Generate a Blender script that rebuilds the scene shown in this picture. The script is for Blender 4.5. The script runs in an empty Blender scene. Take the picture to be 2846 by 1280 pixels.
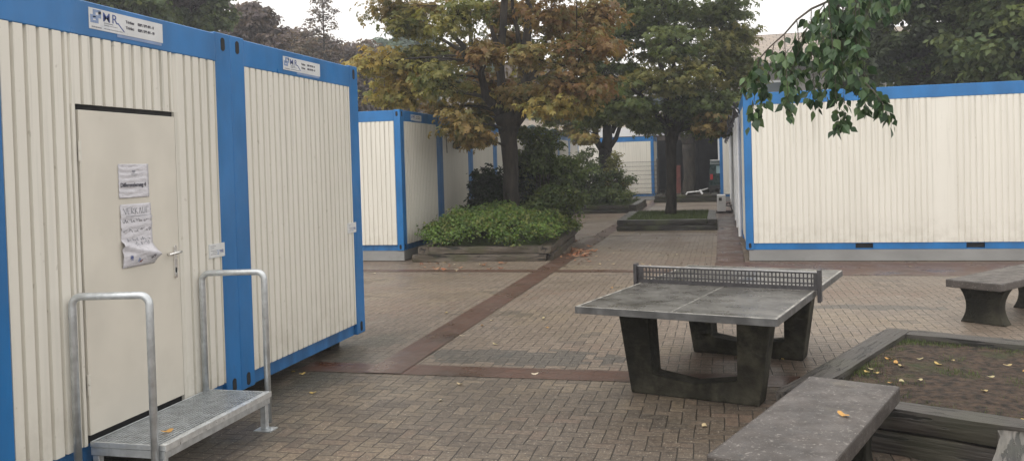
import bpy, bmesh, math, random
import numpy as np
from mathutils import Vector, Matrix
random.seed(7); RNG = np.random.default_rng(11)
PI = math.pi; R = math.radians
sc = bpy.context.scene; COL = sc.collection

# ------------------------------------------------------------------ camera
F_PX, YAW, PITCH, ROLL, EYE, CY = 2367.163, .241, .0197, -.029, 1.862, -135.3
def cam_axes():
    cy, sy = math.cos(YAW), math.sin(YAW)
    f = Vector((-sy*math.cos(PITCH), cy*math.cos(PITCH), -math.sin(PITCH)))
    r = Vector((cy, sy, 0)); u = r.cross(f)
    cr, sr = math.cos(ROLL), math.sin(ROLL)
    return cr*r+sr*u, -sr*r+cr*u, f
CR, CU, CF = cam_axes()
cd = bpy.data.cameras.new('camera'); cam = bpy.data.objects.new('camera', cd); COL.objects.link(cam)
cam.matrix_world = Matrix(((CR.x, CU.x, -CF.x, 0), (CR.y, CU.y, -CF.y, 0), (CR.z, CU.z, -CF.z, EYE), (0, 0, 0, 1)))
cd.sensor_width = 36; cd.lens = 36*F_PX/2846; cd.shift_y = CY/2846; cd.clip_end = 2000; cd.clip_start = .05
sc.camera = cam
def at(px, py, Y):
    """world point on the plane y = Y seen at a photo pixel (used once, to survey positions)"""
    d = CF + CR*((px-1423)/F_PX) - CU*((py-640-CY)/F_PX)
    return Vector((0, 0, EYE)) + d*(Y/d.y)

# ------------------------------------------------------------------ materials
class NT:
    def __init__(s, m): s.t = m.node_tree; s.n = s.t.nodes; s.l = s.t.links
    def new(s, typ, **k):
        n = s.n.new(typ)
        for a, b in k.items(): setattr(n, a, b)
        return n
    def put(s, sock, v):
        if isinstance(v, bpy.types.NodeSocket): s.l.new(v, sock)
        elif v is not None: sock.default_value = v
    def m(s, op, a, b=None, c=None, clamp=False):
        n = s.new('ShaderNodeMath', operation=op, use_clamp=clamp)
        s.put(n.inputs[0], a)
        if b is not None: s.put(n.inputs[1], b)
        if c is not None: s.put(n.inputs[2], c)
        return n.outputs[0]
    def mix(s, f, a, b, mode='MIX'):
        n = s.new('ShaderNodeMix', data_type='RGBA', blend_type=mode)
        s.put(n.inputs[0], f); s.put(n.inputs[6], col4(a)); s.put(n.inputs[7], col4(b)); return n.outputs[2]
    def noise(s, vec, scale, detail=3, rough=.55, dim='3D'):
        n = s.new('ShaderNodeTexNoise', noise_dimensions=dim); s.put(n.inputs['Vector'], vec)
        n.inputs['Scale'].default_value = scale; n.inputs['Detail'].default_value = detail
        n.inputs['Roughness'].default_value = rough; return n.outputs[0]
    def ss(s, v, a, b, lo=0., hi=1.):
        n = s.new('ShaderNodeMapRange', interpolation_type='SMOOTHSTEP'); s.put(n.inputs[0], v)
        n.inputs[1].default_value = a; n.inputs[2].default_value = b; n.inputs[3].default_value = lo; n.inputs[4].default_value = hi
        return n.outputs[0]
    def mapv(s, vec, scale):
        n = s.new('ShaderNodeMapping'); s.l.new(vec, n.inputs[0]); n.inputs['Scale'].default_value = scale; return n.outputs[0]
    def bump(s, h, strength, dist=.01):
        n = s.new('ShaderNodeBump'); n.inputs['Strength'].default_value = strength; n.inputs['Distance'].default_value = dist
        s.l.new(h, n.inputs['Height']); return n.outputs[0]
def col4(c):
    if isinstance(c, (tuple, list)): return (c[0], c[1], c[2], 1)
    return c
def new_mat(name):
    m = bpy.data.materials.new(name); m.use_nodes = True; t = NT(m)
    return m, t, t.n['Principled BSDF']
def objco(t): return t.new('ShaderNodeTexCoord').outputs['Object']
def mat(name, col, rough=.5, var=.15, scale=6, bump=0., bscale=60, metal=0., stain=None, stretch=(1, 1, 1), spec=.5, world=False, bdist=.01):
    m, t, p = new_mat(name)
    co = objco(t)
    if world: co = t.new('ShaderNodeNewGeometry').outputs['Position']
    v = t.mapv(co, stretch)
    n = t.noise(v, scale, 5)
    dark = tuple(c*(1-var*1.6) for c in col); lite = tuple(min(1, c*(1+var)) for c in col)
    c = t.mix(t.ss(n, .3, .7), dark, lite)
    if stain:
        c = t.mix(t.ss(t.noise(v, stain[1], 6, .65), stain[2], stain[2]+.16, 0, stain[3]), c, stain[0])
    t.put(p.inputs['Base Color'], c)
    p.inputs['Metallic'].default_value = metal; p.inputs['Specular IOR Level'].default_value = spec
    t.put(p.inputs['Roughness'], t.ss(t.noise(v, scale*2.3, 3), .2, .8, max(.05, rough-.1), min(1, rough+.1)))
    if bump: t.put(p.inputs['Normal'], t.bump(t.noise(v, bscale, 4), bump, bdist))
    return m
M = {}
def cream_mat():
    m, t, p = new_mat('cream_steel'); co = objco(t)
    c = t.mix(t.ss(t.noise(t.mapv(co, (1, 1, .22)), 1.3, 5), .3, .7), (.665, .640, .572), (.715, .690, .622))
    sz = t.new('ShaderNodeSeparateXYZ'); t.l.new(co, sz.inputs[0]); z = sz.outputs[2]
    streak = t.ss(t.noise(t.mapv(co, (14, 14, .35)), 1.6, 5, .6), .50, .68)
    c = t.mix(t.m('MULTIPLY', streak, t.ss(z, .9, 2.7, .10, .50)), c, (.40, .385, .33))
    splash = t.m('MULTIPLY', t.ss(z, .75, .12), t.ss(t.noise(co, 5, 6, .7), .40, .62))
    c = t.mix(t.m('MULTIPLY', splash, .22), c, (.36, .32, .25))
    spots = t.ss(t.noise(co, 17, 2), .70, .74); c = t.mix(t.m('MULTIPLY', spots, .35), c, (.36, .33, .27))
    t.put(p.inputs['Base Color'], c); p.inputs['Roughness'].default_value = .45
    t.put(p.inputs['Normal'], t.bump(t.noise(co, 3.5, 3), .25, .01)); return m
M['cream'] = cream_mat()
M['cream_door'] = mat('cream_door_paint', (.64, .605, .53), .38, .04, 2.2, .02, 12, stain=((.42, .39, .31), 4, .62, .25))
M['blue'] = mat('blue_enamel', (.012, .145, .39), .36, .12, 2.5, .03, 40, stain=((.03, .07, .15), 5, .64, .55), stretch=(1, 1, .5))
M['blue_dirty'] = mat('blue_enamel_grimy', (.018, .125, .32), .45, .2, 5, .05, 60, stain=((.02, .035, .05), 7, .56, .6), stretch=(1, 1, .25))
M['dark'] = mat('dark_void', (.012, .012, .013), .8, .1)  # near-black; in slots, pockets and door gaps it paints the shade
M['rubber'] = mat('black_rubber', (.02, .02, .02), .6, .1)
M['skirt'] = mat('grey_skirt_board', (.24, .24, .235), .6, .1, 2, .06, 30, stain=((.16, .16, .14), 3, .58, .5), stretch=(.5, .5, 1))
M['roofsteel'] = mat('container_roof_steel', (.25, .27, .28), .6, .2, 2, .05, 20)
M['galv'] = mat('galvanised_steel', (.60, .63, .65), .38, .12, 14, .05, 90, metal=.7, stain=((.36, .37, .38), 9, .60, .5))
M['zinc'] = mat('bright_zinc_edge', (.72, .74, .75), .35, .1, 20, .05, 90, metal=.7)
M['chrome'] = mat('satin_chrome', (.75, .74, .72), .22, .05, 10, metal=1.)
M['sign'] = mat('sign_white', (.62, .63, .64), .35, .06, 6, stain=((.40, .45, .52), 5, .55, .45))
M['plate'] = mat('printed_plate', (.62, .63, .63), .4, .04, 9)
M['paper'] = mat('wrinkled_paper', (.62, .61, .65), .32, .05, 12, .5, 14, stretch=(1, 1, 2.5), bdist=.02)
M['ink'] = mat('ink_grey', (.07, .07, .09), .6, .1)
M['ink_soft'] = mat('faded_print', (.22, .23, .26), .6, .1)
M['ink_blue'] = mat('print_blue', (.05, .085, .27), .5, .1)
M['ink_pale'] = mat('print_pale_blue', (.22, .30, .48), .5, .1)
M['ink_red'] = mat('pen_colour', (.30, .12, .09), .6, .1)
M['white'] = mat('white_frame', (.70, .70, .70), .4, .06, 4, stain=((.4, .4, .38), 4, .6, .4))
M['cable'] = mat('black_cable', (.03, .03, .035), .5, .2)
M['bark'] = mat('tree_bark', (.030, .024, .018), .9, .4, 9, 1., 22, stretch=(1, 1, .25), stain=((.06, .075, .03), 3, .55, .5), bdist=.03)
M['concrete_dark'] = mat('mossy_concrete', (.052, .048, .035), .85, .35, 5, .6, 45, spec=.15, stain=((.010, .010, .0075), 2.4, .45, .85))
M['stem'] = mat('twig', (.05, .04, .03), .8, .3)
M['stone_wall'] = mat('house_wall', (.30, .28, .26), .9, .2, 3, .3, 12, stretch=(.3, .3, 3))
M['render_white'] = mat('white_fascia', (.66, .66, .66), .7, .06, 1)
M['render_beige'] = mat('beige_coping', (.42, .37, .31), .8, .12, 2)
M['brown_beam'] = mat('brown_lintel', (.085, .065, .05), .7, .2, 3)
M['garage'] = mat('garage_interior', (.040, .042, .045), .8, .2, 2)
M['pink'] = mat('pink_plaster', (.55, .46, .42), .8, .1, 2)
M['van'] = mat('dark_green_paint', (.008, .03, .03), .3, .1, 3)
M['glass'] = mat('window_glass', (.05, .07, .08), .08, .2, 1)
M['van_glass'] = mat('van_glass', (.22, .32, .34), .1, .2, 1)
M['red'] = mat('red_plastic', (.42, .03, .03), .35, .1, 5)
M['redpanel'] = mat('faded_red_sheet', (.16, .045, .035), .6, .2, 3)
M['moss_green'] = mat('moss', (.065, .09, .022), .95, .4, 12, .6, 60, stain=((.10, .08, .03), 6, .55, .7), bdist=.02)
M['soil'] = mat('soil', (.060, .038, .024), .95, .5, 16, 1., 34, stain=((.040, .050, .014), 2.2, .53, .8), bdist=.05)
M['blade'] = mat('grass_blade', (.075, .105, .025), .8, .4, 30)

def wood_mat(name, col, mossy):
    m, t, p = new_mat(name); co = objco(t)
    v = t.mapv(co, (1.2, 22, 22)); n = t.noise(v, 2.2, 6, .62)
    v2 = t.mapv(co, (1., 9, 9)); n2 = t.noise(v2, 1.7, 4, .6)
    c = t.mix(t.ss(n, .32, .68), tuple(x*.5 for x in col), tuple(x*1.35 for x in col))
    crack = t.ss(n2, .415, .435)
    c = t.mix(crack, (.008, .007, .006), c)
    c = t.mix(t.ss(t.noise(co, 1.6, 5, .6), .52, .68, 0, mossy), c, (.06, .075, .02))
    t.put(p.inputs['Base Color'], c)
    t.put(p.inputs['Roughness'], t.ss(n, .2, .8, .30, .55))
    h = t.m('ADD', t.m('MULTIPLY', n, .5), t.m('MULTIPLY', crack, .9))
    t.put(p.inputs['Normal'], t.bump(h, .9, .012)); return m
M['sleeper'] = wood_mat('weathered_sleeper', (.044, .038, .033), .14)
M['log'] = wood_mat('bleached_log', (.105, .095, .085), .1)
M['sleeper_dark'] = wood_mat('dark_sleeper', (.022, .019, .015), .5)
M['sleeper_brown'] = wood_mat('brown_sleeper', (.095, .078, .060), .35)

def leaf_mat(name, rough=.5, trans=.35):
    m, t, p = new_mat(name)
    a = t.new('ShaderNodeAttribute', attribute_name='Col')
    t.put(p.inputs['Base Color'], a.outputs['Color']); p.inputs['Roughness'].default_value = rough
    p.inputs['Specular IOR Level'].default_value = .3
    tr = t.new('ShaderNodeBsdfTranslucent'); t.put(tr.inputs[0], t.mix(1., a.outputs['Color'], (1.5, 1.4, .9), 'MULTIPLY'))
    mx = t.new('ShaderNodeMixShader'); mx.inputs[0].default_value = trans
    t.l.new(p.outputs[0], mx.inputs[1]); t.l.new(tr.outputs[0], mx.inputs[2])
    t.l.new(mx.outputs[0], t.n['Material Output'].inputs[0]); return m
M['leaf'] = leaf_mat('foliage', .5, .42); M['birch_leaf'] = leaf_mat('birch_foliage', .38, .25); M['dry_leaf'] = leaf_mat('dry_leaf', .5, .1)

def concrete_top():
    m, t, p = new_mat('speckled_concrete'); co = objco(t)
    base = t.mix(t.ss(t.noise(co, 5, 5), .3, .7), (.046, .039, .035), (.086, .074, .067))
    base = t.mix(t.ss(t.noise(co, 55, 2), .60, .70, 0, .8), base, (.24, .22, .20))
    base = t.mix(t.ss(t.noise(co, 2.1, 5, .7), .60, .72, 0, .5), base, (.14, .12, .09))
    base = t.mix(t.ss(t.noise(co, 35, 3), .38, .30, 0, .8), base, (.03, .03, .03))
    t.put(p.inputs['Base Color'], base); t.put(p.inputs['Roughness'], t.ss(t.noise(co, 8, 3), .3, .7, .34, .58))
    t.put(p.inputs['Normal'], t.bump(t.noise(co, 110, 4), .35, .005)); return m
M['bench_top'] = concrete_top()
def table_top():
    m, t, p = new_mat('table_top_resin'); co = objco(t)
    base = t.mix(t.ss(t.noise(co, 3.2, 6, .65), .35, .62), (.060, .056, .050), (.118, .112, .102))
    base = t.mix(t.ss(t.noise(co, 60, 2), .58, .7, 0, .35), base, (.04, .038, .034))
    base = t.mix(t.ss(t.noise(t.mapv(co, (1, 2.6, 1)), 1.5, 6, .7), .52, .66, 0, .75), base, (.030, .028, .023))
    t.put(p.inputs['Base Color'], base); t.put(p.inputs['Roughness'], t.ss(t.noise(co, 6, 3), .3, .7, .22, .42))
    t.put(p.inputs['Normal'], t.bump(t.noise(co, 150, 3), .15, .003)); return m
M['table_top'] = table_top()
M['table_edge'] = mat('table_edge_profile', (.11, .11, .11), .45, .3, 6, .1, 60, metal=.2, stain=((.06, .06, .06), 5, .55, .6))
M['line'] = mat('white_line', (.34, .33, .30), .5, .3, 12, stain=((.15, .14, .12), 9, .5, .8))
M['net'] = mat('net_steel', (.045, .042, .045), .5, .2, 20)
M['net_top'] = mat('net_top_bar', (.50, .50, .50), .4, .1, 20, metal=.4)

def paving():
    m, t, p = new_mat('herringbone_paving')
    co = t.new('ShaderNodeNewGeometry').outputs['Position']
    wob = t.new('ShaderNodeTexNoise'); t.l.new(co, wob.inputs['Vector']); wob.inputs['Scale'].default_value = 1.6
    wv = t.new('ShaderNodeVectorMath', operation='MULTIPLY_ADD'); t.l.new(wob.outputs['Color'], wv.inputs[0])
    wv.inputs[1].default_value = (.03, .03, 0); t.l.new(co, wv.inputs[2])
    w2 = t.new('ShaderNodeTexNoise'); t.l.new(co, w2.inputs['Vector']); w2.inputs['Scale'].default_value = 35
    wv2 = t.new('ShaderNodeVectorMath', operation='MULTIPLY_ADD'); t.l.new(w2.outputs['Color'], wv2.inputs[0])
    wv2.inputs[1].default_value = (.006, .006, 0); t.l.new(wv.outputs[0], wv2.inputs[2])
    sx = t.new('ShaderNodeSeparateXYZ'); t.l.new(wv2.outputs[0], sx.inputs[0])
    x = t.m('MULTIPLY', sx.outputs[0], 10.); y = t.m('MULTIPLY', sx.outputs[1], 10.)
    i = t.m('FLOOR', x); j = t.m('FLOOR', y); fx = t.m('SUBTRACT', x, i); fy = t.m('SUBTRACT', y, j)
    k = t.m('FLOORED_MODULO', t.m('SUBTRACT', i, j), 4.)
    e = [t.m('COMPARE', k, float(q), .3) for q in range(4)]
    dL = t.m('ADD', fx, e[1]); dR = t.m('ADD', t.m('SUBTRACT', 1., fx), e[0])
    dB = t.m('ADD', fy, e[2]); dT = t.m('ADD', t.m('SUBTRACT', 1., fy), e[3])
    d = t.m('MINIMUM', t.m('MINIMUM', dL, dR), t.m('MINIMUM', dB, dT))
    cx = t.new('ShaderNodeCombineXYZ'); t.put(cx.inputs[0], t.m('SUBTRACT', i, e[1])); t.put(cx.inputs[1], t.m('SUBTRACT', j, e[2]))
    wn = t.new('ShaderNodeTexWhiteNoise', noise_dimensions='3D'); t.l.new(cx.outputs[0], wn.inputs[0])
    sr = t.new('ShaderNodeSeparateColor'); t.l.new(wn.outputs['Color'], sr.inputs[0])
    r1, r2, r3 = sr.outputs
    big = t.noise(co, .23, 3); big2 = t.noise(co, .55, 4); patch = t.noise(co, 1.1, 3)
    base = t.mix(r1, (.082, .065, .051), (.112, .090, .070))
    sp0 = t.new('ShaderNodeSeparateXYZ'); t.l.new(co, sp0.inputs[0])
    bay = t.ss(sp0.outputs[1], 7.38, 7.45); base = t.mix(t.m('MULTIPLY', bay, 1.), base, t.mix(r1, (.142, .111, .087), (.176, .140, .110)))
    red = t.m('MULTIPLY', t.ss(t.m('ADD', big, t.m('MULTIPLY', r2, .16)), .60, .72), .6)
    base = t.mix(red, base, (.165, .112, .085))
    yel = t.m('MULTIPLY', t.ss(t.m('ADD', big2, t.m('MULTIPLY', r3, .09)), .54, .68), .55)
    base = t.mix(yel, base, (.21, .165, .115))
    gry = t.ss(t.m('ADD', patch, t.m('MULTIPLY', r2, .25)), .78, .84, 0, .5)
    base = t.mix(gry, base, (.052, .049, .043))
    # two repaired areas laid with slate grey bricks
    sp = t.new('ShaderNodeSeparateXYZ'); t.l.new(co, sp.inputs[0])
    def blob(cx0, cy0, rx, ry):
        a = t.m('POWER', t.m('DIVIDE', t.m('SUBTRACT', sp.outputs[0], cx0), rx), 2.)
        b = t.m('POWER', t.m('DIVIDE', t.m('SUBTRACT', sp.outputs[1], cy0), ry), 2.)
        return t.m('ADD', a, b)
    rr = t.m('MINIMUM', blob(-1.95, 7.98, 1.05, .36), blob(1.75, 11.1, .9, .2))
    slate = t.m('LESS_THAN', t.m('ADD', rr, t.m('MULTIPLY', r3, .9)), 1.25)
    base = t.mix(t.m('MULTIPLY', slate, .62), base, (.036, .041, .041))
    # damp algae in a belt along the near cabins
    belt = t.m('MULTIPLY', t.ss(sp.outputs[0], -2.75, -3.7), t.ss(t.noise(co, 1.5, 5, .6), .34, .62))
    belt = t.m('MULTIPLY', belt, t.ss(sp.outputs[1], 9.5, 8.6))
    base = t.mix(t.m('MULTIPLY', belt, .72), base, (.035, .038, .026))
    base = t.mix(t.ss(t.noise(co, .9, 6, .65), .55, .72, 0, .35), base, (.07, .065, .048))
    # exposed aggregate
    vor = t.new('ShaderNodeTexVoronoi'); t.l.new(co, vor.inputs['Vector']); vor.inputs['Scale'].default_value = 52
    agg = t.ss(vor.outputs['Distance'], .26, .12, 0, 1.)
    vs = t.new('ShaderNodeSeparateColor'); t.l.new(vor.outputs['Color'], vs.inputs[0])
    base = t.mix(t.m('MULTIPLY', agg, t.ss(vs.outputs[0], .60, .90, 0, .95)), base, (.55, .49, .40))
    base = t.mix(t.m('MULTIPLY', agg, t.ss(vs.outputs[1], .6, .95, 0, .6)), base, (.06, .055, .05))
    gr = t.noise(co, 26, 4, .75)
    base = t.mix(1., base, t.mix(t.ss(gr, .30, .70), (.62, .62, .62), (1.42, 1.40, 1.36)), 'MULTIPLY')
    base = t.mix(t.ss(t.noise(co, 55, 2), .60, .68, 0, .55), base, (.30, .27, .22))
    jw = t.ss(d, .012, .062)
    base = t.mix(jw, (.026, .022, .016), base)
    t.put(p.inputs['Base Color'], base)
    wet = t.ss(t.noise(co, .7, 4, .6), .40, .62)
    t.put(p.inputs['Roughness'], t.m('ADD', t.m('MULTIPLY', wet, .16), .38))
    h = t.m('ADD', t.m('MULTIPLY', jw, 1.), t.m('ADD', t.m('MULTIPLY', t.noise(co, 120, 3), .35), t.m('MULTIPLY', r1, .5)))
    t.put(p.inputs['Normal'], t.bump(h, .8, .006)); return m
M['paving'] = paving()
def band_mat():
    m, t, p = new_mat('smooth_red_brick_band')
    co = objco(t)
    b = t.new('ShaderNodeTexBrick'); t.l.new(co, b.inputs['Vector']); b.inputs['Scale'].default_value = 1
    b.inputs['Brick Width'].default_value = .205; b.inputs['Row Height'].default_value = .12; b.inputs['Mortar Size'].default_value = .003
    b.inputs['Color1'].default_value = (.098, .047, .032, 1); b.inputs['Color2'].default_value = (.080, .044, .032, 1)
    b.inputs['Mortar'].default_value = (.035, .025, .02, 1)
    c = t.mix(t.ss(t.noise(co, 2.3, 5), .35, .65, 0, .5), b.outputs['Color'], (.092, .060, .046))
    c = t.mix(t.ss(t.noise(co, 1., 5), .55, .7, 0, .5), c, (.036, .030, .024))
    t.put(p.inputs['Base Color'], c)
    t.put(p.inputs['Roughness'], t.ss(t.noise(co, 1.4, 4, .6), .35, .62, .24, .46))
    t.put(p.inputs['Normal'], t.bump(t.m('ADD', t.m('MULTIPLY', b.outputs['Fac'], -1.), t.m('MULTIPLY', t.noise(co, 40, 3), .3)), .45, .006)); return m
M['band'] = band_mat()
def tile_mat():
    m, t, p = new_mat('beige_roof_tiles'); co = objco(t)
    b = t.new('ShaderNodeTexBrick'); t.l.new(co, b.inputs['Vector']); b.inputs['Scale'].default_value = 1
    b.inputs['Brick Width'].default_value = .34; b.inputs['Row Height'].default_value = .26; b.inputs['Mortar Size'].default_value = .015
    b.inputs['Color1'].default_value = (.36, .30, .25, 1); b.inputs['Color2'].default_value = (.30, .26, .225, 1); b.inputs['Mortar'].default_value = (.13, .11, .10, 1)
    t.put(p.inputs['Base Color'], b.outputs['Color']); p.inputs['Roughness'].default_value = .8
    t.put(p.inputs['Normal'], t.bump(t.m('MULTIPLY', b.outputs['Fac'], -1.), .6, .02)); return m
M['tiles'] = tile_mat()

# ------------------------------------------------------------------ mesh helpers
class MB:
    def __init__(s): s.v = []; s.f = []
    def add(s, vs, fs):
        o = len(s.v); s.v += [tuple(v) for v in vs]; s.f += [tuple(i+o for i in f) for f in fs]; return s
    def box(s, x0, x1, y0, y1, z0, z1):
        return s.add([(x0, y0, z0), (x1, y0, z0), (x1, y1, z0), (x0, y1, z0), (x0, y0, z1), (x1, y0, z1), (x1, y1, z1), (x0, y1, z1)],
              [(0, 3, 2, 1), (4, 5, 6, 7), (0, 1, 5, 4), (1, 2, 6, 5), (2, 3, 7, 6), (3, 0, 4, 7)])
    def prism(s, poly, f0, f1):
        """poly: list of 2-D points; f0/f1 map (a,b)->3-D for both caps"""
        n = len(poly)
        return s.add([f0(*q) for q in poly]+[f1(*q) for q in poly],
              [tuple(range(n-1, -1, -1)), tuple(range(n, 2*n))]+[(i, (i+1) % n, n+(i+1) % n, n+i) for i in range(n)])
    def tube(s, path, r, sides=8, cap=True):
        P = [Vector(q) for q in path]; n = len(P); rr = r if isinstance(r, (list, tuple)) else [r]*n
        T = [(P[min(i+1, n-1)]-P[max(i-1, 0)]).normalized() for i in range(n)]
        a = T[0].cross(Vector((0, 0, 1)))
        if a.length < .1: a = T[0].cross(Vector((1, 0, 0)))
        a.normalize(); vs = []
        for i in range(n):
            a = (a-T[i]*a.dot(T[i])).normalized(); b = T[i].cross(a)
            for k in range(sides):
                w = 2*PI*k/sides; vs.append(P[i]+(a*math.cos(w)+b*math.sin(w))*rr[i])
        fs = [(i*sides+k, i*sides+(k+1) % sides, (i+1)*sides+(k+1) % sides, (i+1)*sides+k) for i in range(n-1) for k in range(sides)]
        if cap: fs += [tuple(range(sides-1, -1, -1)), tuple((n-1)*sides+k for k in range(sides))]
        return s.add(vs, fs)
    def mesh(s, name, m, smooth=False, bevel=0, seg=2):
        me = bpy.data.meshes.new(name); me.from_pydata(s.v, [], s.f)
        bm = bmesh.new(); bm.from_mesh(me)
        bmesh.ops.recalc_face_normals(bm, faces=bm.faces)
        if bevel:
            es = [e for e in bm.edges if len(e.link_faces) == 2 and e.calc_face_angle(0) > .5]
            bmesh.ops.bevel(bm, geom=es, offset=bevel, segments=seg, affect='EDGES', profile=.6, clamp_overlap=True)
        if smooth:
            for f in bm.faces: f.smooth = True
        bm.to_mesh(me); bm.free(); me.materials.append(m); return me
    def build(s, name, m, parent=None, smooth=False, bevel=0, seg=2, label=None):
        return link(name, s.mesh(name, m, smooth, bevel, seg), parent, label)
def link(name, me, parent=None, label=None):
    o = bpy.data.objects.new(name, me); COL.objects.link(o); o.parent = parent
    if label: o['label'] = label
    return o
def tag(o, label, cat, group=None, kind=None):
    if label: o['label'] = label
    if cat: o['category'] = cat
    if group: o['group'] = group
    if kind: o['kind'] = kind
    return o
def thing(name, label, cat, loc=(0, 0, 0), rz=0, group=None):
    o = bpy.data.objects.new(name, None); COL.objects.link(o); o.location = loc; o.rotation_euler = (0, 0, rz)
    o.empty_display_size = .2
    return tag(o, label, cat, group)
KIDS = {}
def copy_tree(o, parent=None):
    c = o.copy(); COL.objects.link(c); c.parent = parent
    for ch in list(o.children): copy_tree(ch, c)
    return c
TEXTS = {}
def text_obj(s, size, m, parent, mtx, name='lettering', squash=1.0, bold=0.0):
    key = (s, size, m.name, squash, bold)
    if key not in TEXTS:
        cu = bpy.data.curves.new('t', 'FONT'); cu.body = s; cu.size = size; cu.extrude = .0006; cu.offset = bold
        ob = bpy.data.objects.new('t', cu); COL.objects.link(ob)
        bpy.context.view_layer.update()
        me = bpy.data.meshes.new_from_object(ob); bpy.data.objects.remove(ob)
        me.materials.clear(); me.materials.append(m); me.transform(Matrix.Diagonal((squash, 1, 1, 1))); me.name = name; TEXTS[key] = me
    o = bpy.data.objects.new(name, TEXTS[key]); COL.objects.link(o); o.parent = parent; o.matrix_local = mtx; return o
def onwall(x, y, z):     # text lying on a wall that faces +X
    return Matrix(((0, 0, 1, x), (1, 0, 0, y), (0, 1, 0, z), (0, 0, 0, 1)))
def oval(mb, f, cu, cv, ru, rv, d0, d1, n=14):
    poly = [(cu+ru*math.cos(2*PI*k/n), cv+(rv-ru)*(1 if math.sin(2*PI*k/n) > 0 else -1)+ru*math.sin(2*PI*k/n)) for k in range(n)]
    mb.prism(poly, lambda a, b: f(a, b, d0), lambda a, b: f(a, b, d1)); return mb

# ------------------------------------------------------------------ site cabins
CW, CL, CH = 2.427, 6.058, 2.81
def fx(u, v, d): return (d, u, v)                # end wall facing +X, u along y
def fxn(u, v, d): return (-CL-d, u, v)           # other end
def fy(u, v, d): return (u, -d, v)               # long side facing -Y, u along x
def fyn(u, v, d): return (u, CW+d, v)
def corr(mb, f, a, b, z0, z1, pitch=.0945, off=0, flat=None, dp=.032):
    pts = [(a, -.032)]; u = a+off+.004
    while u+pitch < b:
        if flat and flat[0]-pitch < u < flat[1]: u += pitch; continue
        pts += [(u, -.003), (u+pitch*.70, -.003), (u+pitch*.76, -dp), (u+pitch*.94, -dp)]; u += pitch
    pts += [(u, -.004), (max(b-.012, u+.002), -.004), (b, -.032)]
    n = len(pts); vs = [f(p[0], z0, p[1]) for p in pts]+[f(p[0], z1, p[1]) for p in pts]
    vs += [f(p[0], z0, -.034) for p in pts]
    fs = [(k, k+1, n+k+1, n+k) for k in range(n-1)]+[(k, k+1, 2*n+k+1, 2*n+k) for k in range(n-1)]
    mb.add(vs, fs)
PANEL_Z0, PANEL_Z1 = .118, 2.595
def cabin_meshes():
    D = {}
    fr = MB(); P, Q = .20, .135
    for (xa, xb) in ((-Q, 0), (-CL, -CL+Q)):
        for (ya, yb) in ((0, P), (CW-P, CW)):
            fr.box(xa, xb, ya, yb, 0, CH+.012)
    for xa, xb in ((-Q+.001, -.0005), (-CL+.0005, -CL+Q-.001)):
        fr.box(xa, xb, P, CW-P, 2.594, CH)
    for ya, yb in ((.0005, .15), (CW-.15, CW-.0005)):
        fr.box(-CL+Q, -Q, ya, yb, 2.595, CH)
    D['frame'] = fr.mesh('frame', M['blue'], bevel=.006, seg=1)
    lo = MB()
    lo.box(-.12, -.036, P, CW-P, .0, .13); lo.box(-CL+.027, -CL+.12, P, CW-P, .0, .13)
    lo.box(-CL+Q, -Q, .036, .12, .0, .13); lo.box(-CL+Q, -Q, CW-.12, CW-.027, .0, .13)
    D['bottom_rail'] = lo.mesh('bottom_rail', M['blue_dirty'])
    # bottom rail with fork pockets on the long side
    lp = MB(); xs = [-CL+Q, -4.207, -3.917, -2.437, -2.147, -Q]   # measured from the x=0 end
    lp.box(-.12, -.036, P, CW-P, .0, .13); lp.box(-CL+.027, -CL+.12, P, CW-P, .0, .13); lp.box(-CL+Q, -Q, CW-.12, CW-.027, .0, .13)
    for k in (0, 2, 4): lp.box(xs[k], xs[k+1], .02, .12, 0, .13)
    for k in (1, 3): lp.box(xs[k], xs[k+1], .02, .12, .105, .13); lp.box(xs[k], xs[k+1], .02, .12, 0, .018)
    D['pocket_rail'] = lp.mesh('bottom_rail', M['blue'])
    vd = MB()  # black blocks, their colour standing for the shade inside the pockets
    for k in (1, 3): vd.box(xs[k], xs[k+1], .07, .11, .018, .105)
    D['fork_pocket'] = vd.mesh('fork_pocket', M['dark'])
    w = MB(); corr(w, fx, P, CW-P, PANEL_Z0, PANEL_Z1); D['end'] = w.mesh('wall_panel', M['cream'])
    w = MB(); corr(w, fxn, P, CW-P, PANEL_Z0, PANEL_Z1); D['end_far'] = w.mesh('wall_panel', M['cream'])
    for nm, ff in (('side', fy), ('side_far', fyn)):
        w = MB(); corr(w, ff, -CL+Q, -Q, PANEL_Z0, PANEL_Z1, .0965, flat=(-2.84, -2.64), dp=.017); D[nm] = w.mesh('wall_panel', M['cream'])
    w = MB(); w.box(-CL+.03, -.03, .03, CW-.03, CH-.12, CH-.03); D['roof'] = w.mesh('roof', M['roofsteel'])
    w = MB(); w.box(-CL+.06, -.06, .06, CW-.06, .02, .10); D['floor'] = w.mesh('floor_tray', M['dark'])
    D['slots'] = []  # solid black ovals: the shade of the holes is put in as colour
    for v in (.075, CH-.075):
        for u in (.10, CW-.10): D['slots'].append(oval(MB(), fx, u, v, .027, .052, -.01, .003).mesh('corner_slot', M['dark']))
        for u in (-.07, -CL+.07): D['slots'].append(oval(MB(), fy, u, v, .024, .048, -.01, .003).mesh('corner_slot', M['dark']))
    return D
CD = cabin_meshes()
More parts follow.
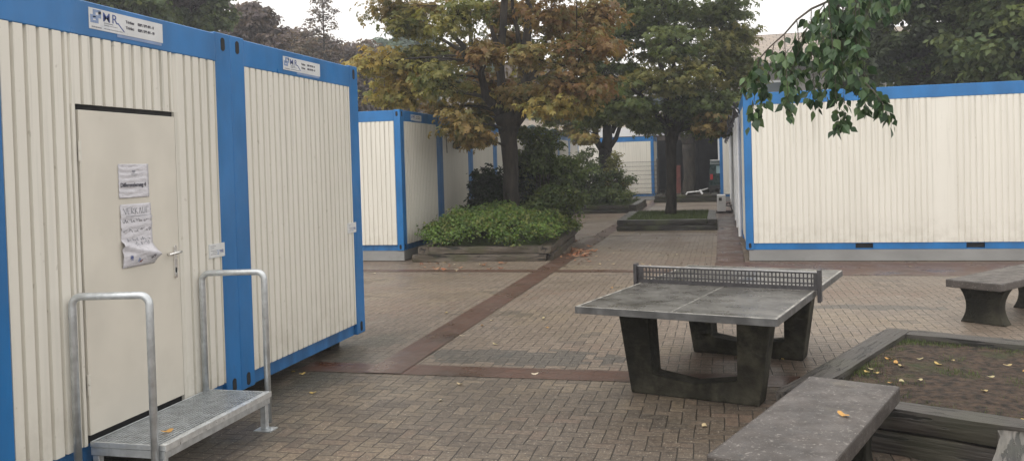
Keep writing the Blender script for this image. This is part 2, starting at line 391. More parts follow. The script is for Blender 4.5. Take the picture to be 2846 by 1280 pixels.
def cabin(label, x, y, z, end='plain', side='plain', group=None, skirt=True, pockets=False, sign=None, plate=None):
    t = thing('site_cabin', label, 'site cabin', (x, y, z), 0, group)
    for nm, key in (('frame', 'frame'), ('roof', 'roof'), ('floor_tray', 'floor')): link(nm, CD[key], t)
    for me in CD['slots']: link('corner_slot', me, t)
    link('bottom_rail', CD['pocket_rail' if pockets else 'bottom_rail'], t)
    if pockets: link('fork_pocket', CD['fork_pocket'], t)
    if end == 'plain': link('wall_panel', CD['end'], t)
    link('wall_panel', CD['side'], t); link('wall_panel', CD['end_far'], t); link('wall_panel', CD['side_far'], t)
    if skirt:
        k = MB(); k.box(-CL+.05, -.004, .015, .055, -z+.012, -.004); k.box(-.045, -.004, .056, CW-.01, -z+.012, -.004)
        k.build('skirt_board', M['skirt'], t)
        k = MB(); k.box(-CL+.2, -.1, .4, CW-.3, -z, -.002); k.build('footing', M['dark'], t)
    else:
        for xx in (-.25, -2.9, -CL+.3):
            for yy in (.12, CW-.32): MB().box(xx-.2, xx, yy, yy+.2, -z, -.002).build('footing', M['concrete_dark'], t)
    if sign: company_sign(t, *sign)
    if plate: type_plate(t, *plate)
    return t

def company_sign(par, y0, y1, z0, z1):
    b = MB().box(.0, .0035, y0, y1, z0, z1); s = b.build('company_sign', M['sign'], par)
    W = y1-y0; H = z1-z0; X = .0045
    sq = MB(); g = W*.155/4.6
    cells = [(1, 6), (2, 6), (3, 6), (1, 5), (3, 5), (1, 4), (2, 4), (3, 4), (0, 3), (2, 3), (0, 2), (1, 2), (2, 2), (3, 5.5), (0, 4), (1, 3.5)]
    for cx, cz in cells: sq.box(.0035, X, y0+W*.015+cx*g, y0+W*.015+(cx+.97)*g, z0+H*(.17+(cz-1)*.13), z0+H*(.17+(cz-.04)*.13))
    sq.build('lettering', M['ink_pale'], s)
    text_obj('M', H*.62, M['ink_blue'], s, onwall(X, y0+W*.165, z0+H*.46), squash=1.15, bold=.0003)
    text_obj('R', H*.62, M['ink_blue'], s, onwall(X, y0+W*.283, z0+H*.46), squash=1.1, bold=.0003)
    tail = MB(); yy = y0+W*.350
    tail.prism([(yy, z0+H*.53), (yy+W*.02, z0+H*.53), (yy+W*.105, z0+H*.14), (yy+W*.09, z0+H*.14)], lambda a, b: (.0035, a, b), lambda a, b: (X, a, b))
    tail.build('lettering', M['ink_blue'], s)
    tx = y0+W*.47
    text_obj('Telefon:', H*.19, M['ink'], s, onwall(X, tx, z0+H*.62), bold=.0011)
    text_obj('0208 / 388 491 - 0', H*.19, M['ink'], s, onwall(X, tx+W*.165, z0+H*.62), squash=.88, bold=.0011)
    text_obj('Telefax:', H*.19, M['ink'], s, onwall(X, tx, z0+H*.33), bold=.0011)
    text_obj('0208 / 388 491 - 99', H*.19, M['ink'], s, onwall(X, tx+W*.165, z0+H*.33), squash=.86, bold=.0011)
    ln = MB()
    for (a, b, zz, hh) in ((.185, .30, .36, .05), (.185, .25, .26, .05), (.26, .36, .27, .03), (.03, .155, .08, .06), (.185, .42, .10, .04)):
        u = a
        while u < b:
            q = u+random.uniform(.008, .028); ln.box(.0035, X, y0+W*u, y0+W*min(q, b), z0+H*zz, z0+H*(zz+hh)); u = q+.006
    ln.build('lettering', M['ink_soft'], s)
    dr = MB().box(.0, .0022, y0+W*.35, y1-W*.02, z0-H*.16, z0-.001); dr.build('dirt_strip', M['ink_pale'], s)
def type_plate(par, y0, z0, w=.205, h=.105, dx=0):
    b = MB().box(-.0035, .004, y0, y0+w, z0, z0+h); s = b.build('type_plate', M['plate'], par, bevel=.001, seg=1)
    ln = MB()
    for zz, a, c in ((.82, .08, .42), (.68, .08, .30), (.5, .08, .5), (.38, .2, .5), (.25, .08, .45)):
        ln.box(.004, .0048, y0+w*a, y0+w*c, z0+h*zz, z0+h*(zz+.035))
    ln.build('lettering', M['ink_soft'], s)
    text_obj('MR', h*.36, M['ink_blue'], s, onwall(.0045, y0+w*.66, z0+h*.28))
    q = MB()
    for cx, cz in ((0, 0), (1, 1), (0, 2), (1, 0), (2, 2)): q.box(.004, .0048, y0+w*(.5+.05*cx), y0+w*(.54+.05*cx), z0+h*(.2+.12*cz), z0+h*(.29+.12*cz))
    q.build('lettering', M['ink_pale'], s)
    for a in (.03, .97):
        for c in (.06, .94): oval(MB(), fx, y0+w*a, z0+h*c, .005, .005, .0035, .0062, 8).build('rivet', M['galv'], s)

XL, YS, GL = -3.745, 6.029, .128
YL = YS-CW
# --- near cabin with the door
c1 = cabin('cream and blue site cabin with a closed door behind the metal step', XL, YL, GL, end='door', skirt=False,
           group='site cabins', sign=(4.48-YL, 5.19-YL, 2.775-GL, 2.905-GL), plate=(5.65-YL, 1.225-GL))
w = MB(); d0, d1, dz0, dz1 = 4.34-YL, 5.30-YL, .262-GL, 2.285-GL
corr(w, fx, .20, d0-.03, PANEL_Z0, PANEL_Z1); corr(w, fx, d1+.0, CW-.2, PANEL_Z0, PANEL_Z1, off=.045)
corr(w, fx, d0-.03, d1+.0, dz1+.02, PANEL_Z1, off=.01)
w.build('wall_panel', M['cream'], c1)
w = MB(); w.box(-.05, -.028, d0-.05, d1+.02, PANEL_Z0, dz1+.03); w.build('door_gap_shade', M['dark'], c1)  # black backing paints the shadow in the gap round the door
w = MB(); w.box(-.026, .0035, d0-.030, d0-.006, PANEL_Z0, dz1+.02); w.box(-.026, -.006, d0-.006, d0+.002, PANEL_Z0, dz1-.001)
w.box(-.026, -.002, d1-.003, d1+.022, PANEL_Z0, dz1+.02); w.build('door_frame', M['cream'], c1)
door = MB(); door.box(-.024, .006, d0+.016, d1-.017, dz0+.04, dz1-.016)
door = door.build('door', M['cream_door'], c1, bevel=.003)
for z in (2.02-GL, .61-GL):
    h = MB(); h.tube([(.012, d0+.010, z-.06), (.012, d0+.010, z-.002)], .010, 10); h.tube([(.012, d0+.010, z+.002), (.012, d0+.010, z+.06)], .010, 10)
    h.build('hinge', M['cream'], door, smooth=False)
h = MB(); hy, hz_ = 5.228-YL, 1.255-GL
oval(h, fx, hy, hz_, .017, .115, .006, .016, 20); h.build('lock_plate', M['chrome'], door, bevel=.002)
h = MB(); h.tube([(.016, hy, hz_+.065), (.055, hy, hz_+.065)], .010, 10)
h.tube([(.055, hy+.010, hz_+.066), (.060, hy-.02, hz_+.066), (.060, hy-.085, hz_+.062), (.054, hy-.105, hz_+.060), (.03, hy-.108, hz_+.058)], [.010, .011, .011, .010, .009], 10)
h.tube([(.022, hy+.012, hz_+.065), (.03, hy+.03, hz_+.066), (.028, hy+.045, hz_+.066)], .007, 8)
h.build('handle', M['chrome'], door, smooth=True)
h = MB(); oval(h, fx, hy, hz_-.06, .008, .018, .016, .018, 12); h.build('keyhole', M['dark'], door)

c2 = cabin('cream and blue site cabin without a door, right of the one with the door', XL, YS+.004, GL, skirt=False,
           group='site cabins', sign=(6.865-YS, 7.575-YS, 2.765-GL, 2.885-GL), plate=(8.09-YS, 1.205-GL))
# vertical brownish lower rail dirt is in the material

# --- notices taped on the door
def notice(name, label, y0, y1, z0, z1, curl):
    nu, nv = 14, 26; vs = []; x0 = XL+.0065
    for j in range(nv+1):
        for i in range(nu+1):
            u = i/nu; v = j/nv
            wr = .0025*math.sin(v*38+math.sin(u*5)*1.2)*(.5+.5*math.sin(u*3+1))+.0035
            if curl:
                wr += .010*math.exp(-((v-.62-.05*u)/.02)**2)+.009*math.exp(-((v-.80+.03*u)/.018)**2)
                a = max(0, .33-v); wr += .035*math.sin(min(1, a/.33)*PI)*(.4+.8*u)*(1 if v > 0 else 1)
                fold = .03*math.exp(-((v-.16-.20*(1-u))/.04)**2); wr += fold
            vs.append((x0+wr, y0+(y1-y0)*u+(.012*(1-v)*u if curl else 0), z0+(z1-z0)*v))
    n = nu+1; fs = [(j*n+i, j*n+i+1, (j+1)*n+i+1, (j+1)*n+i) for j in range(nv) for i in range(nu)]
    m = MB(); m.add(vs, fs); o = m.build('paper_notice', M['paper'], None, smooth=True)
    sol = o.modifiers.new('thickness', 'SOLIDIFY'); sol.thickness = .0006
    return tag(o, label, 'notice', 'notices on the cabin door')
def xface(o, y, z):      # x of a notice surface at y,z (nearest vertex)
    return max(v.co.x for v in o.data.vertices if abs(v.co.y-y) < .03 and abs(v.co.z-z) < .02)
n1 = notice('paper_notice', 'white printed sheet in a clear sleeve, upper one on the cabin door', 4.68, 4.975, 1.72, 1.94, False)
XP = XL+.0145
text_obj('Differenzierung 4', .036, M['ink'], n1, onwall(XP, 4.692, 1.793), squash=.98, bold=.0009)
e = MB()
for k in range(3):
    a = 4.81+.010*k; e.box(XP, XP+.0006, a, a+.006, 1.885-.004*(k % 2), 1.90)
e.box(XP, XP+.0006, 4.795, 4.86, 1.872, 1.875); e.box(XP, XP+.0006, 4.805, 4.85, 1.864, 1.866); e.build('lettering', M['ink_soft'], n1)
n2 = notice('paper_notice', 'crumpled handwritten paper with its lower end curling, lower one on the cabin door', 4.685, 4.985, 1.27, 1.68, True)
def stroke(par, pts, m, r=.0014):
    q = MB(); q.tube([(xface(n2, y, z)+.0012, y, z) for y, z in pts], r, 5); q.build('lettering', m, par)
def hand(word, y, z, h, par, m=M['ink_soft']):
    G = {'V': [(0, 1), (.35, 0), (.7, 1)], 'E': [(.6, 1), (0, 1), (0, .5), (.5, .5), (0, .5), (0, 0), (.6, 0)], 'R': [(0, 0), (0, 1), (.55, .85), (.5, .55), (0, .5), (.6, 0)],
         'K': [(0, 1), (0, 0), (0, .45), (.55, 1), (.1, .5), (.6, 0)], 'A': [(0, 0), (.35, 1), (.5, .45), (.15, .45), (.5, .45), (.7, 0)], 'U': [(0, 1), (.05, .15), (.35, 0), (.6, .15), (.65, 1)], 'F': [(.6, 1), (0, 1), (0, .5), (.45, .5), (0, .5), (0, 0)]}
    for ch in word:
        stroke(par, [(y+a*h, z+b*h) for a, b in G[ch]], m); y += h*.92
hand('VERKAUF', 4.715, 1.615, .040, n2)
stroke(n2, [(4.73, 1.603), (4.85, 1.600), (4.97, 1.603)], M['ink_soft'])
random.seed(5)
for zz, ya, yb, mm in ((1.560, 4.70, 4.975, 'ink'), (1.497, 4.70, 4.97, 'ink'), (1.437, 4.73, 4.965, 'ink_soft'), (1.408, 4.80, 4.95, 'ink_soft')):
    y = ya
    while y < yb-.02:
        L = random.uniform(.03, .075); pts = []; k = 0
        while k < L: pts.append((min(y+k, yb), zz+random.choice((0, .014, .010, .022, .003)))); k += .0075
        if len(pts) > 2: stroke(n2, pts, M[mm], .0011)
        y += L+.012
for yy, zz, mm in ((4.75, 1.33, 'ink_blue'), (4.82, 1.31, 'ink_pale'), (4.835, 1.296, 'ink_red'), (4.93, 1.33, 'ink')):
    stroke(n2, [(yy+random.uniform(-.014, .014), zz+random.uniform(-.02, .02)) for _ in range(12)], M[mm], .0014)

# --- other cabins
GR = .212
YM, XM, XR, YR = 15.981, -6.19, .407, 15.883
ords = ['nearest', 'second', 'third', 'fourth', 'fifth', 'sixth', 'seventh', 'eighth', 'ninth']
for k in range(9):
    lab = ('site cabin with bright gable at the near end of the row behind the shrubs' if k == 0 else
           '%s site cabin from the near corner in the row behind the shrubs' % ords[k])
    cabin(lab, XM, YM+k*(CW+.012), GR, group='site cabins in the row behind the shrubs', skirt=True,
          sign=(.62, 1.25, 2.63, 2.75) if k in (0, 2, 4, 6) else None, plate=(2.0, 1.05) if k in (1, 3) else None)
# flood lamp with its cable on the second cabin of that row
lt = thing('flood_lamp', 'small dark flood lamp hanging by a cable on the cabin wall under the orange tree', 'lamp', (XM, 19.12, 2.8))
b = MB(); b.tube([(.01, -.02, .05), (.03, -.03, -.08), (.02, .02, -.2), (.06, .05, -.3), (.10, .1, -.36)], .012, 6); b.build('cable', M['cable'], lt)
b = MB(); b.prism([(-.06, -.08), (.09, -.02), (.07, .09), (-.04, .03)], lambda a, c: (.05, .14+a, -.42+c), lambda a, c: (.2, .14+a*1.3, -.45+c*1.3)); b.build('lamp_head', M['rubber'], lt, bevel=.01)
b = MB(); b.tube([(.012, -.35, .1), (.03, -.3, -.1), (.02, -.26, -.45), (.03, -.28, -.62)], .010, 6); b.build('cable', M['cable'], lt)

cabin('long cream and blue site cabin behind the table, with two fork pockets', XR+CL, YR, GR, group='site cabins', pockets=True)
# the cabins behind it turn their windowed ends towards the passage (facing -X)
def window_cabin(label, y, x=XR, group='cabins along the right of the passage'):
    t = cabin(label, x+CL, y, GR, group=group)
    f = MB(); X0 = -CL
    for (a, b2) in ((.25, .33), (1.15, 1.21), (2.09, 2.17)): f.box(X0-.05, X0-.002, a, b2, .85, 2.3)
    for (a, b2) in ((.80, .87), (2.24, 2.42)): f.box(X0-.06, X0-.002, .25, 2.17, a, b2)
    w = f.build('window', M['white'], t)
    g = MB(); g.box(X0-.02, X0-.003, .33, 2.09, .87, 2.24); g.build('pane', M['glass'], w)
    p = MB(); p.tube([(X0-.05, .08, 2.7), (X0-.05, .08, .02)], .035, 8); p.build('downpipe', M['white'], t)
    return t
for k in range(8):
    window_cabin('windowed cabin %s behind the right cabin corner, along the passage' % ['first', 'second', 'third', 'fourth', 'fifth', 'sixth', 'seventh', 'eighth'][k], YR+(k+1)*(CW+.012))
cabin('narrow blue edged cabin sticking out into the passage in front of the garage', CL-.05, 38.2, GR, group='cabins along the right of the passage')
cb = MB()
for q in range(5):
    pts = []
    for k in range(60):
        y = 16.6+k*.36; s = abs(math.sin((y-16.6)/CW*PI))
        pts.append((XR-.07-.03*q-.05*math.sin(k*1.3+q), y, 2.92-.12*s*(1+.35*q)-.03*q+.03*math.sin(k*.9+q*2)))
    cb.tube(pts, .016, 6)
tag(cb.build('cable_bundle', M['cable'], None), 'sagging bundle of dark cables along the upper wall of the right cabins', 'cables')
# far cabin across the passage
cabin('site cabin behind the mesh fence, across the far end of the courtyard', -3.07, 40.67, .2, group='site cabins')

# ------------------------------------------------------------------ step platform with rails
GX0, GX1, GY0, GY1, GZ = -3.728, -3.205, 4.335, 5.545, .272
t = thing('step_platform', 'galvanised steel step with grating and two hooped handrails before the cabin door', 'step', (0, 0, 0))
g = MB(); n = 17
for k in range(n+1):
    x = GX0+.014+(GX1-.05-GX0-.014)*k/n; g.box(x-.0045, x+.0045, GY0+.012, GY1-.012, GZ-.028, GZ)
for k in range(30):
    y = GY0+.02+(GY1-GY0-.04)*k/29; g.box(GX0+.012, GX1-.045, y-.0015, y+.0015, GZ-.012, GZ-.0025)
g.build('grating', M['galv'], t)
g = MB(); g.box(GX0, GX1-.002, GY0, GY0+.010, GZ-.032, GZ+.001); g.box(GX0, GX1-.002, GY1-.010, GY1, GZ-.032, GZ+.001); g.box(GX0, GX0+.008, GY0+.01, GY1-.01, GZ-.032, GZ+.001)
g.box(GX0, GX1-.012, GY0+.004, GY0+.044, GZ-.082, GZ-.036); g.box(GX0, GX1-.012, GY1-.044, GY1-.004, GZ-.082, GZ-.036)
g.box(GX0, GX0+.04, GY0+.044, GY1-.044, GZ-.082, GZ-.036); g.box(GX1-.050, GX1-.012, GY0+.044, GY1-.044, GZ-.082, GZ-.036)
g.build('frame', M['galv'], t, bevel=.002, seg=1)
g = MB(); g.box(GX1-.044, GX1, GY0-.001, GY1+.001, GZ-.004, GZ+.003); g.box(GX1-.004, GX1+.0, GY0, GY1, GZ-.034, GZ-.004)
for k in range(44):
    y = GY0+.02+(GY1-GY0-.04)*k/43
    for xx in (GX1-.014, GX1-.029): g.tube([(xx, y, GZ+.002), (xx, y, GZ+.0055)], .0052, 6)
g.build('nosing', M['zinc'], t)
def hoop(y, x0, x1, ztop, zb0, zb1, skew=.09):
    r = .055; pts = [(x0, y, zb0)]
    for k in range(7):
        a = PI-k*PI/12; pts.append((x0+r+r*math.cos(a), y, ztop-r+r*math.sin(a)))
    for k in range(7):
        a = PI/2-k*PI/12; pts.append((x1-r+r*math.cos(a), y, ztop-r+r*math.sin(a)))
    pts.append((x1, y, zb1)); pts = [(a, b-skew*(x1-a)/(x1-x0), c_) for a, b, c_ in pts]; q = MB(); q.tube(pts, .0225, 14); return q
hoop(GY0-.026, -3.715, -3.262, 1.165, .03, .03).build('handrail', M['galv'], t, smooth=True)
hoop(GY1+.050, -3.715, -3.262, 1.135, .03, .03).build('handrail', M['galv'], t, smooth=True)
for (x, y) in ((GX0+.03, GY0+.03), (GX1-.045, GY0+.03), (GX0+.03, GY1-.03), (GX1-.045, GY1-.03)):
    q = MB(); q.box(x-.022, x+.022, y-.022, y+.022, .008, GZ-.083); lg = q.build('leg', M['galv'], t, bevel=.003, seg=1)
    q = MB(); q.box(x-.06, x+.075, y-.055, y+.055, .0, .008); q.tube([(x+.055, y, .008), (x+.055, y, .022)], .009, 6); q.build('foot_plate', M['galv'], lg)

# ------------------------------------------------------------------ table tennis table
TT = thing('table_tennis_table', 'grey concrete table tennis table with perforated steel net', 'table', (-1.118, 6.454, 0), -.282)
TW, TL, TZ = 1.525, 2.74, .76
q = MB(); q.box(.012, TW-.012, .012, TL-.012, TZ-.05, TZ-.0); top = q.build('tabletop', M['table_top'], TT)
q = MB()
for a in ((0, .0118, 0, TL), (TW-.0118, TW, 0, TL), (.012, TW-.012, 0, .0118), (.012, TW-.012, TL-.0118, TL)): q.box(a[0], a[1], a[2], a[3], TZ-.052, TZ+.0012)
q.build('edge_profile', M['table_edge'], TT, bevel=.002, seg=1)
q = MB(); z0, z1 = TZ+.0005, TZ+.0022
q.box(.004, .019, .004, TL-.004, z0, z1); q.box(TW-.019, TW-.004, .004, TL-.004, z0, z1)
q.box(.019, TW-.019, .004, .019, z0, z1); q.box(.019, TW-.019, TL-.019, TL-.004, z0, z1); q.box(TW/2-.003, TW/2+.003, .019, TL-.019, z0, z1-.0003)
q.build('court_lines', M['line'], TT)
def support(b):
    th = .21; a0, a1, zb = .235, 1.275, .0
    outer = [(.242, 0), (1.265, 0), (1.37, TZ-.053), (1.105, TZ-.053), (1.10, .175), (.76, .118), (.425, .165), (.395, TZ-.053), (.135, TZ-.053)]
    m = MB()
    # outline split into convex blocks: left leg, right leg, base beam
    def blk(poly): m.prism(poly, lambda x, z: (x, b, z), lambda x, z: (x, b+th, z))
    blk(outer)
    return m.build('support', M['concrete_dark'], TT, bevel=.014, seg=2)
support(.50); support(2.10)
q = MB(); nb = 1.37; n0, n1, nz0, nz1 = -.035, TW+.035, TZ+.012, TZ+.145
N = 50
for k in range(N+1):
    x = n0+(n1-n0)*k/N; q.box(x-.0058, x+.0058, nb-.002, nb+.002, nz0, nz1)
for k, hh in ((0, .034), (1, .012), (2, .012), (3, .016)):
    z = nz0+(nz1-nz0)*(k/3)*.97; q.box(n0, n1, nb-.0028, nb+.0028, z-hh*.3, z+hh*.7)
q.box(n0, n0+.06, nb-.0034, nb+.0034, nz0, nz1); q.box(n1-.05, n1, nb-.0034, nb+.0034, nz0, nz1)
q.build('net', M['net'], TT)
q = MB(); q.box(n0, n1, nb-.006, nb+.006, nz1+.004, nz1+.013); q.build('net_top_bar', M['net_top'], TT)
for xx in (n0-.006, n1-.006):
    q = MB(); q.box(xx-.008, xx+.020, nb-.045, nb+.03, TZ-.09, nz1+.03); q.build('net_post', M['net'], TT, bevel=.004, seg=1)

# ------------------------------------------------------------------ concrete benches
def bench(label, origin, dirv, width, length, h, th):
    ang = math.atan2(dirv[1], dirv[0]); t = thing('concrete_bench', label, 'bench', (origin[0], origin[1], 0), ang, 'concrete benches')
    q = MB(); q.box(0, length, 0, width, h-th, h); s = q.build('seat', M['bench_top'], t, bevel=.012, seg=2)
    for xo in ((.20, .36), (length-.44, length-.28)):
        m = MB(); prof = []
        for k in range(11):
            v = k/10; prof.append((.5*width*(.56+.26*(2*v-1)**2+.08*v), v*(h-th+.001)))
        poly = [(width/2+a, z) for a, z in prof]+[(width/2-a, z) for a, z in reversed(prof)]
        m.prism(poly, lambda a, z: (xo[0], a, z), lambda a, z: (xo[1], a, z)); m.build('pedestal', M['concrete_dark'], t, bevel=.008, seg=1)
    return t
# near bench: long axis away from the viewer
bench('long concrete bench in the right foreground with one orange leaf on it', (.394, 3.87), (.362, .932), .53, 1.69, .48, .095)
bench('short looking concrete bench with curved pedestals at the right edge beyond the planter', (2.79, 9.76), (.643, .765), .575, 1.9, .48, .085)

# ------------------------------------------------------------------ sleepers and planters
def sleeper_mesh(L, w, h, seed, m, rough=.005):
    rnd = random.Random(seed); bm = bmesh.new(); nx = max(6, int(L/.07))
    ph = [rnd.uniform(0, 9) for _ in range(6)]; vs = []
    ring = [(-.5, -.5), (-.2, -.5), (.2, -.5), (.5, -.5), (.5, -.15), (.5, .2), (.5, .5), (.2, .5), (-.2, .5), (-.5, .5), (-.5, .2), (-.5, -.15)]
    for i in range(nx+1):
        x = L*i/nx; row = []
        for k, (a, b) in enumerate(ring):
            e = .955 if abs(a) == .5 and abs(b) == .5 else 1.
            endf = .93 if i in (0, nx) else 1.
            da = rough*(math.sin(x*2.1+ph[0]+k*.3)+.6*math.sin(x*7+ph[1]+k)+.5*rnd.uniform(-1, 1))
            db = rough*(math.sin(x*1.7+ph[2]+k*.2)+.6*math.sin(x*9+ph[3]+k)+.4*rnd.uniform(-1, 1))*.55
            row.append(bm.verts.new((x+(rnd.uniform(-.006, .006)), a*w*e*endf+da, h/2+b*h*e*endf+(db if b > -.5 else 0))))
        vs.append(row)
    n = len(ring)
    for i in range(nx):
        for k in range(n): bm.faces.new((vs[i][k], vs[i][(k+1) % n], vs[i+1][(k+1) % n], vs[i+1][k]))
    bm.faces.new(vs[0][::-1]); bm.faces.new(vs[-1])
    bmesh.ops.recalc_face_normals(bm, faces=bm.faces)
    for f in bm.faces: f.smooth = len(f.verts) == 4
    me = bpy.data.meshes.new('sleeper'); bm.to_mesh(me); bm.free(); me.set_sharp_from_angle(angle=R(38)); me.materials.append(m); return me
def planter(label, ox, oy, rz, L, W, H, matname, seed, jit=.03, kick=0, soil='soil', w=.21, soilz=.23, sag=.0, mat_front=None):
    t = thing('sleeper_planter', label, 'planter', (ox, oy, 0), rz, 'sleeper planters'); h = H/2
    rnd = random.Random(seed)
    for c in range(2):
        z = c*h
        e = 0 if c == 0 else w*.98
        for (x, y, a, l, mt) in ((e, w/2, 0, L-2*e, mat_front or matname), (e, W-w/2, 0, L-2*e, matname), (w/2, w-e, PI/2, W-2*w+2*e, matname), (L-w/2, w-e, PI/2, W-2*w+2*e, matname)):
            n = 1 if l < 3 else 2
            for q in range(n):
                seed += 1; dx = l/n*q
                o = link('sleeper', sleeper_mesh(l/n-.006, w*(1+.06*rnd.uniform(-1, 1)), h*(.95), seed, M[mt]), t)
                o.location = (x-(kick if c == 0 and a == 0 else 0)+dx*math.cos(a)+rnd.uniform(-jit, jit)*(c == 0), y+dx*math.sin(a)+rnd.uniform(-jit, jit)*.6, z)
                o.rotation_euler = (0, 0, a+rnd.uniform(-jit, jit)*.5)
    # soil sheet with a slightly uneven surface
    nx, ny = 40, 40; vs = []
    for j in range(ny+1):
        for i in range(nx+1):
            u, v = i/nx, j/ny
            vs.append((w*.7+(L-1.4*w)*u, w*.7+(W-1.4*w)*v, soilz+.018*math.sin(u*9+seed)*math.sin(v*7)+rnd.uniform(-.007, .007)+sag*math.sin(u*PI)*math.sin(v*PI)))
    n = nx+1; m = MB(); m.add(vs, [(j*n+i, j*n+i+1, (j+1)*n+i+1, (j+1)*n+i) for j in range(ny) for i in range(nx)])
    m.build('soil', M[soil], t, smooth=True); return t
P5A = math.atan2(-.43, .9)
p5 = planter('near planter of weathered sleepers with bare soil and yellow leaves beside the table', .345, 6.02, P5A, 2.62, 2.6, .30, 'sleeper', 21, .006, w=.215, soilz=.235)
# the long left beam runs on towards the table: planter frame origin is its front-left corner, so shift the whole frame back
p5.location = (.345-.03, 6.02-.06, 0)
planter('low sleeper planter full of bright ground cover and dark shrubs under the orange tree', -5.86, 15.82, R(3.5), 2.66, 4.6, .30, 'sleeper_brown', 51, .05, kick=.10, soil='moss_green', w=.24, soilz=.26, sag=.12)
planter('dark sleeper planter with mossy top round the green tree in the middle', -2.76, 22.85, R(1.2), 2.64, 4.2, .30, 'sleeper_dark', 81, .02, soil='moss_green', w=.26, soilz=.27, sag=.03)
planter('dark sleeper planter with bushes round the forked tree by the cabin row', -5.75, 30.75, 0, 2.75, 4.6, .31, 'sleeper_dark', 111, .02, soil='moss_green', w=.26, soilz=.27)
planter('farthest sleeper planter with rubble on it, in front of the dark garage', -2.9, 38.0, 0, 2.72, 2.4, .33, 'sleeper_dark', 141, .02, soil='soil', w=.26, soilz=.27)
# weathered log lying in front of the near planter
o = link('timber_log', sleeper_mesh(1.5, .34, .275, 300, M['log'], .014), None)
o.location = (1.24, 3.95, 0); o.rotation_euler = (0, 0, R(73)); tag(o, 'grey split timber log end lying before the near planter at the lower right edge', 'log')

# ------------------------------------------------------------------ ground
gm = MB(); nx, ny = 60, 60
gm.add([(-58, -5, 0), (58, -5, 0), (58, 79, 0), (-58, 79, 0)], [(0, 1, 2, 3)])
tag(gm.build('ground', M['paving'], None), None, None, kind='structure')
def band(x0, y0, x1, y1, w, z=.004):
    L = math.hypot(x1-x0, y1-y0); m = MB(); m.add([(0, -w/2, 0), (L, -w/2, 0), (L, w/2, 0), (0, w/2, 0)], [(0, 1, 2, 3)])
    o = m.build('paving_band', M['band'], None); o.location = (x0, y0, z); o.rotation_euler = (0, 0, math.atan2(y1-y0, x1-x0)); o['kind'] = 'structure'
band(-3.04, 7.2, -2.93, 40, .36, .008); band(-3.9, 7.38, 14, 7.30, .36, .004); band(-6.6, 14.5, -.14, 14.5, .30, .004)
band(-.14, 14.9, 12, 14.9, 1.75, .004); band(.13, 15.78, .13, 38, .50, .008); band(-2.74, 21.45, -.13, 21.45, .14, .004); band(-6.1, 28.7, -3.3, 28.7, .18, .004)

# ------------------------------------------------------------------ foliage
def leaf_mesh(name, pos, nrm, size, cols, kind, m, droop=.35):
    """pos Nx3, nrm Nx3, size N, cols Nx3 -> one mesh of many small leaves"""
    N = len(pos)
    if kind == 'palm':
        T = []; fs = []
        for k in range(5):
            a = (k-2)*.72; L = 1. if abs(k-2) < 2 else .72; c, s_ = math.cos(a), math.sin(a); wd = .19
            o = len(T)
            for u, w_, zz in ((.05, 0, 0), (.58*L, wd, -.10), (L, 0, -.38), (.58*L, -wd, -.10)): T.append((u*c-w_*s_, u*s_+w_*c, zz*droop*2.4))
            fs.append((o, o+1, o+2, o+3))
    elif kind == 'oval':
        T = [(0, 0, 0), (.28, .30, .07), (.62, .25, .05), (1, 0, -.16), (.62, -.25, .05), (.28, -.30, .07), (.5, 0, -.03)]
        fs = [(0, 6, 2, 1), (6, 3, 2), (0, 5, 4, 6), (6, 4, 3)]
    else:
        T = [(0, 0, 0), (.5, .33, .05), (1, 0, -.2), (.5, -.33, .05)]; fs = [(0, 1, 2, 3)]
    T = np.array(T); K = len(T)
    z = nrm/np.linalg.norm(nrm, axis=1, keepdims=True)
    h = RNG.normal(size=(N, 3)); x = np.cross(h, z); x /= np.linalg.norm(x, axis=1, keepdims=True); y = np.cross(z, x)
    V = pos[:, None, :]+size[:, None, None]*(T[None, :, 0:1]*x[:, None, :]+T[None, :, 1:2]*y[:, None, :]+T[None, :, 2:3]*z[:, None, :])
    V = V.reshape(-1, 3)
    loops = []; starts = []; tot = []; c0 = 0
    flat = np.concatenate([np.array(f) for f in fs]); ln = np.array([len(f) for f in fs])
    loops = (flat[None, :]+(np.arange(N)*K)[:, None]).reshape(-1)
    tot = np.tile(ln, N); starts = np.concatenate([[0], np.cumsum(tot)[:-1]])
    me = bpy.data.meshes.new(name); me.vertices.add(len(V)); me.vertices.foreach_set('co', V.astype(np.float32).ravel())
    me.loops.add(len(loops)); me.loops.foreach_set('vertex_index', loops.astype(np.int32))
    me.polygons.add(len(tot)); me.polygons.foreach_set('loop_start', starts.astype(np.int32)); me.polygons.foreach_set('loop_total', tot.astype(np.int32))
    me.update(calc_edges=True); me.validate()
    ca = me.color_attributes.new('Col', 'FLOAT_COLOR', 'POINT'); C4 = np.ones((N, K, 4)); C4[:, :, :3] = cols[:, None, :]
    ca.data.foreach_set('color', C4.astype(np.float32).ravel()); me.materials.append(m); return me
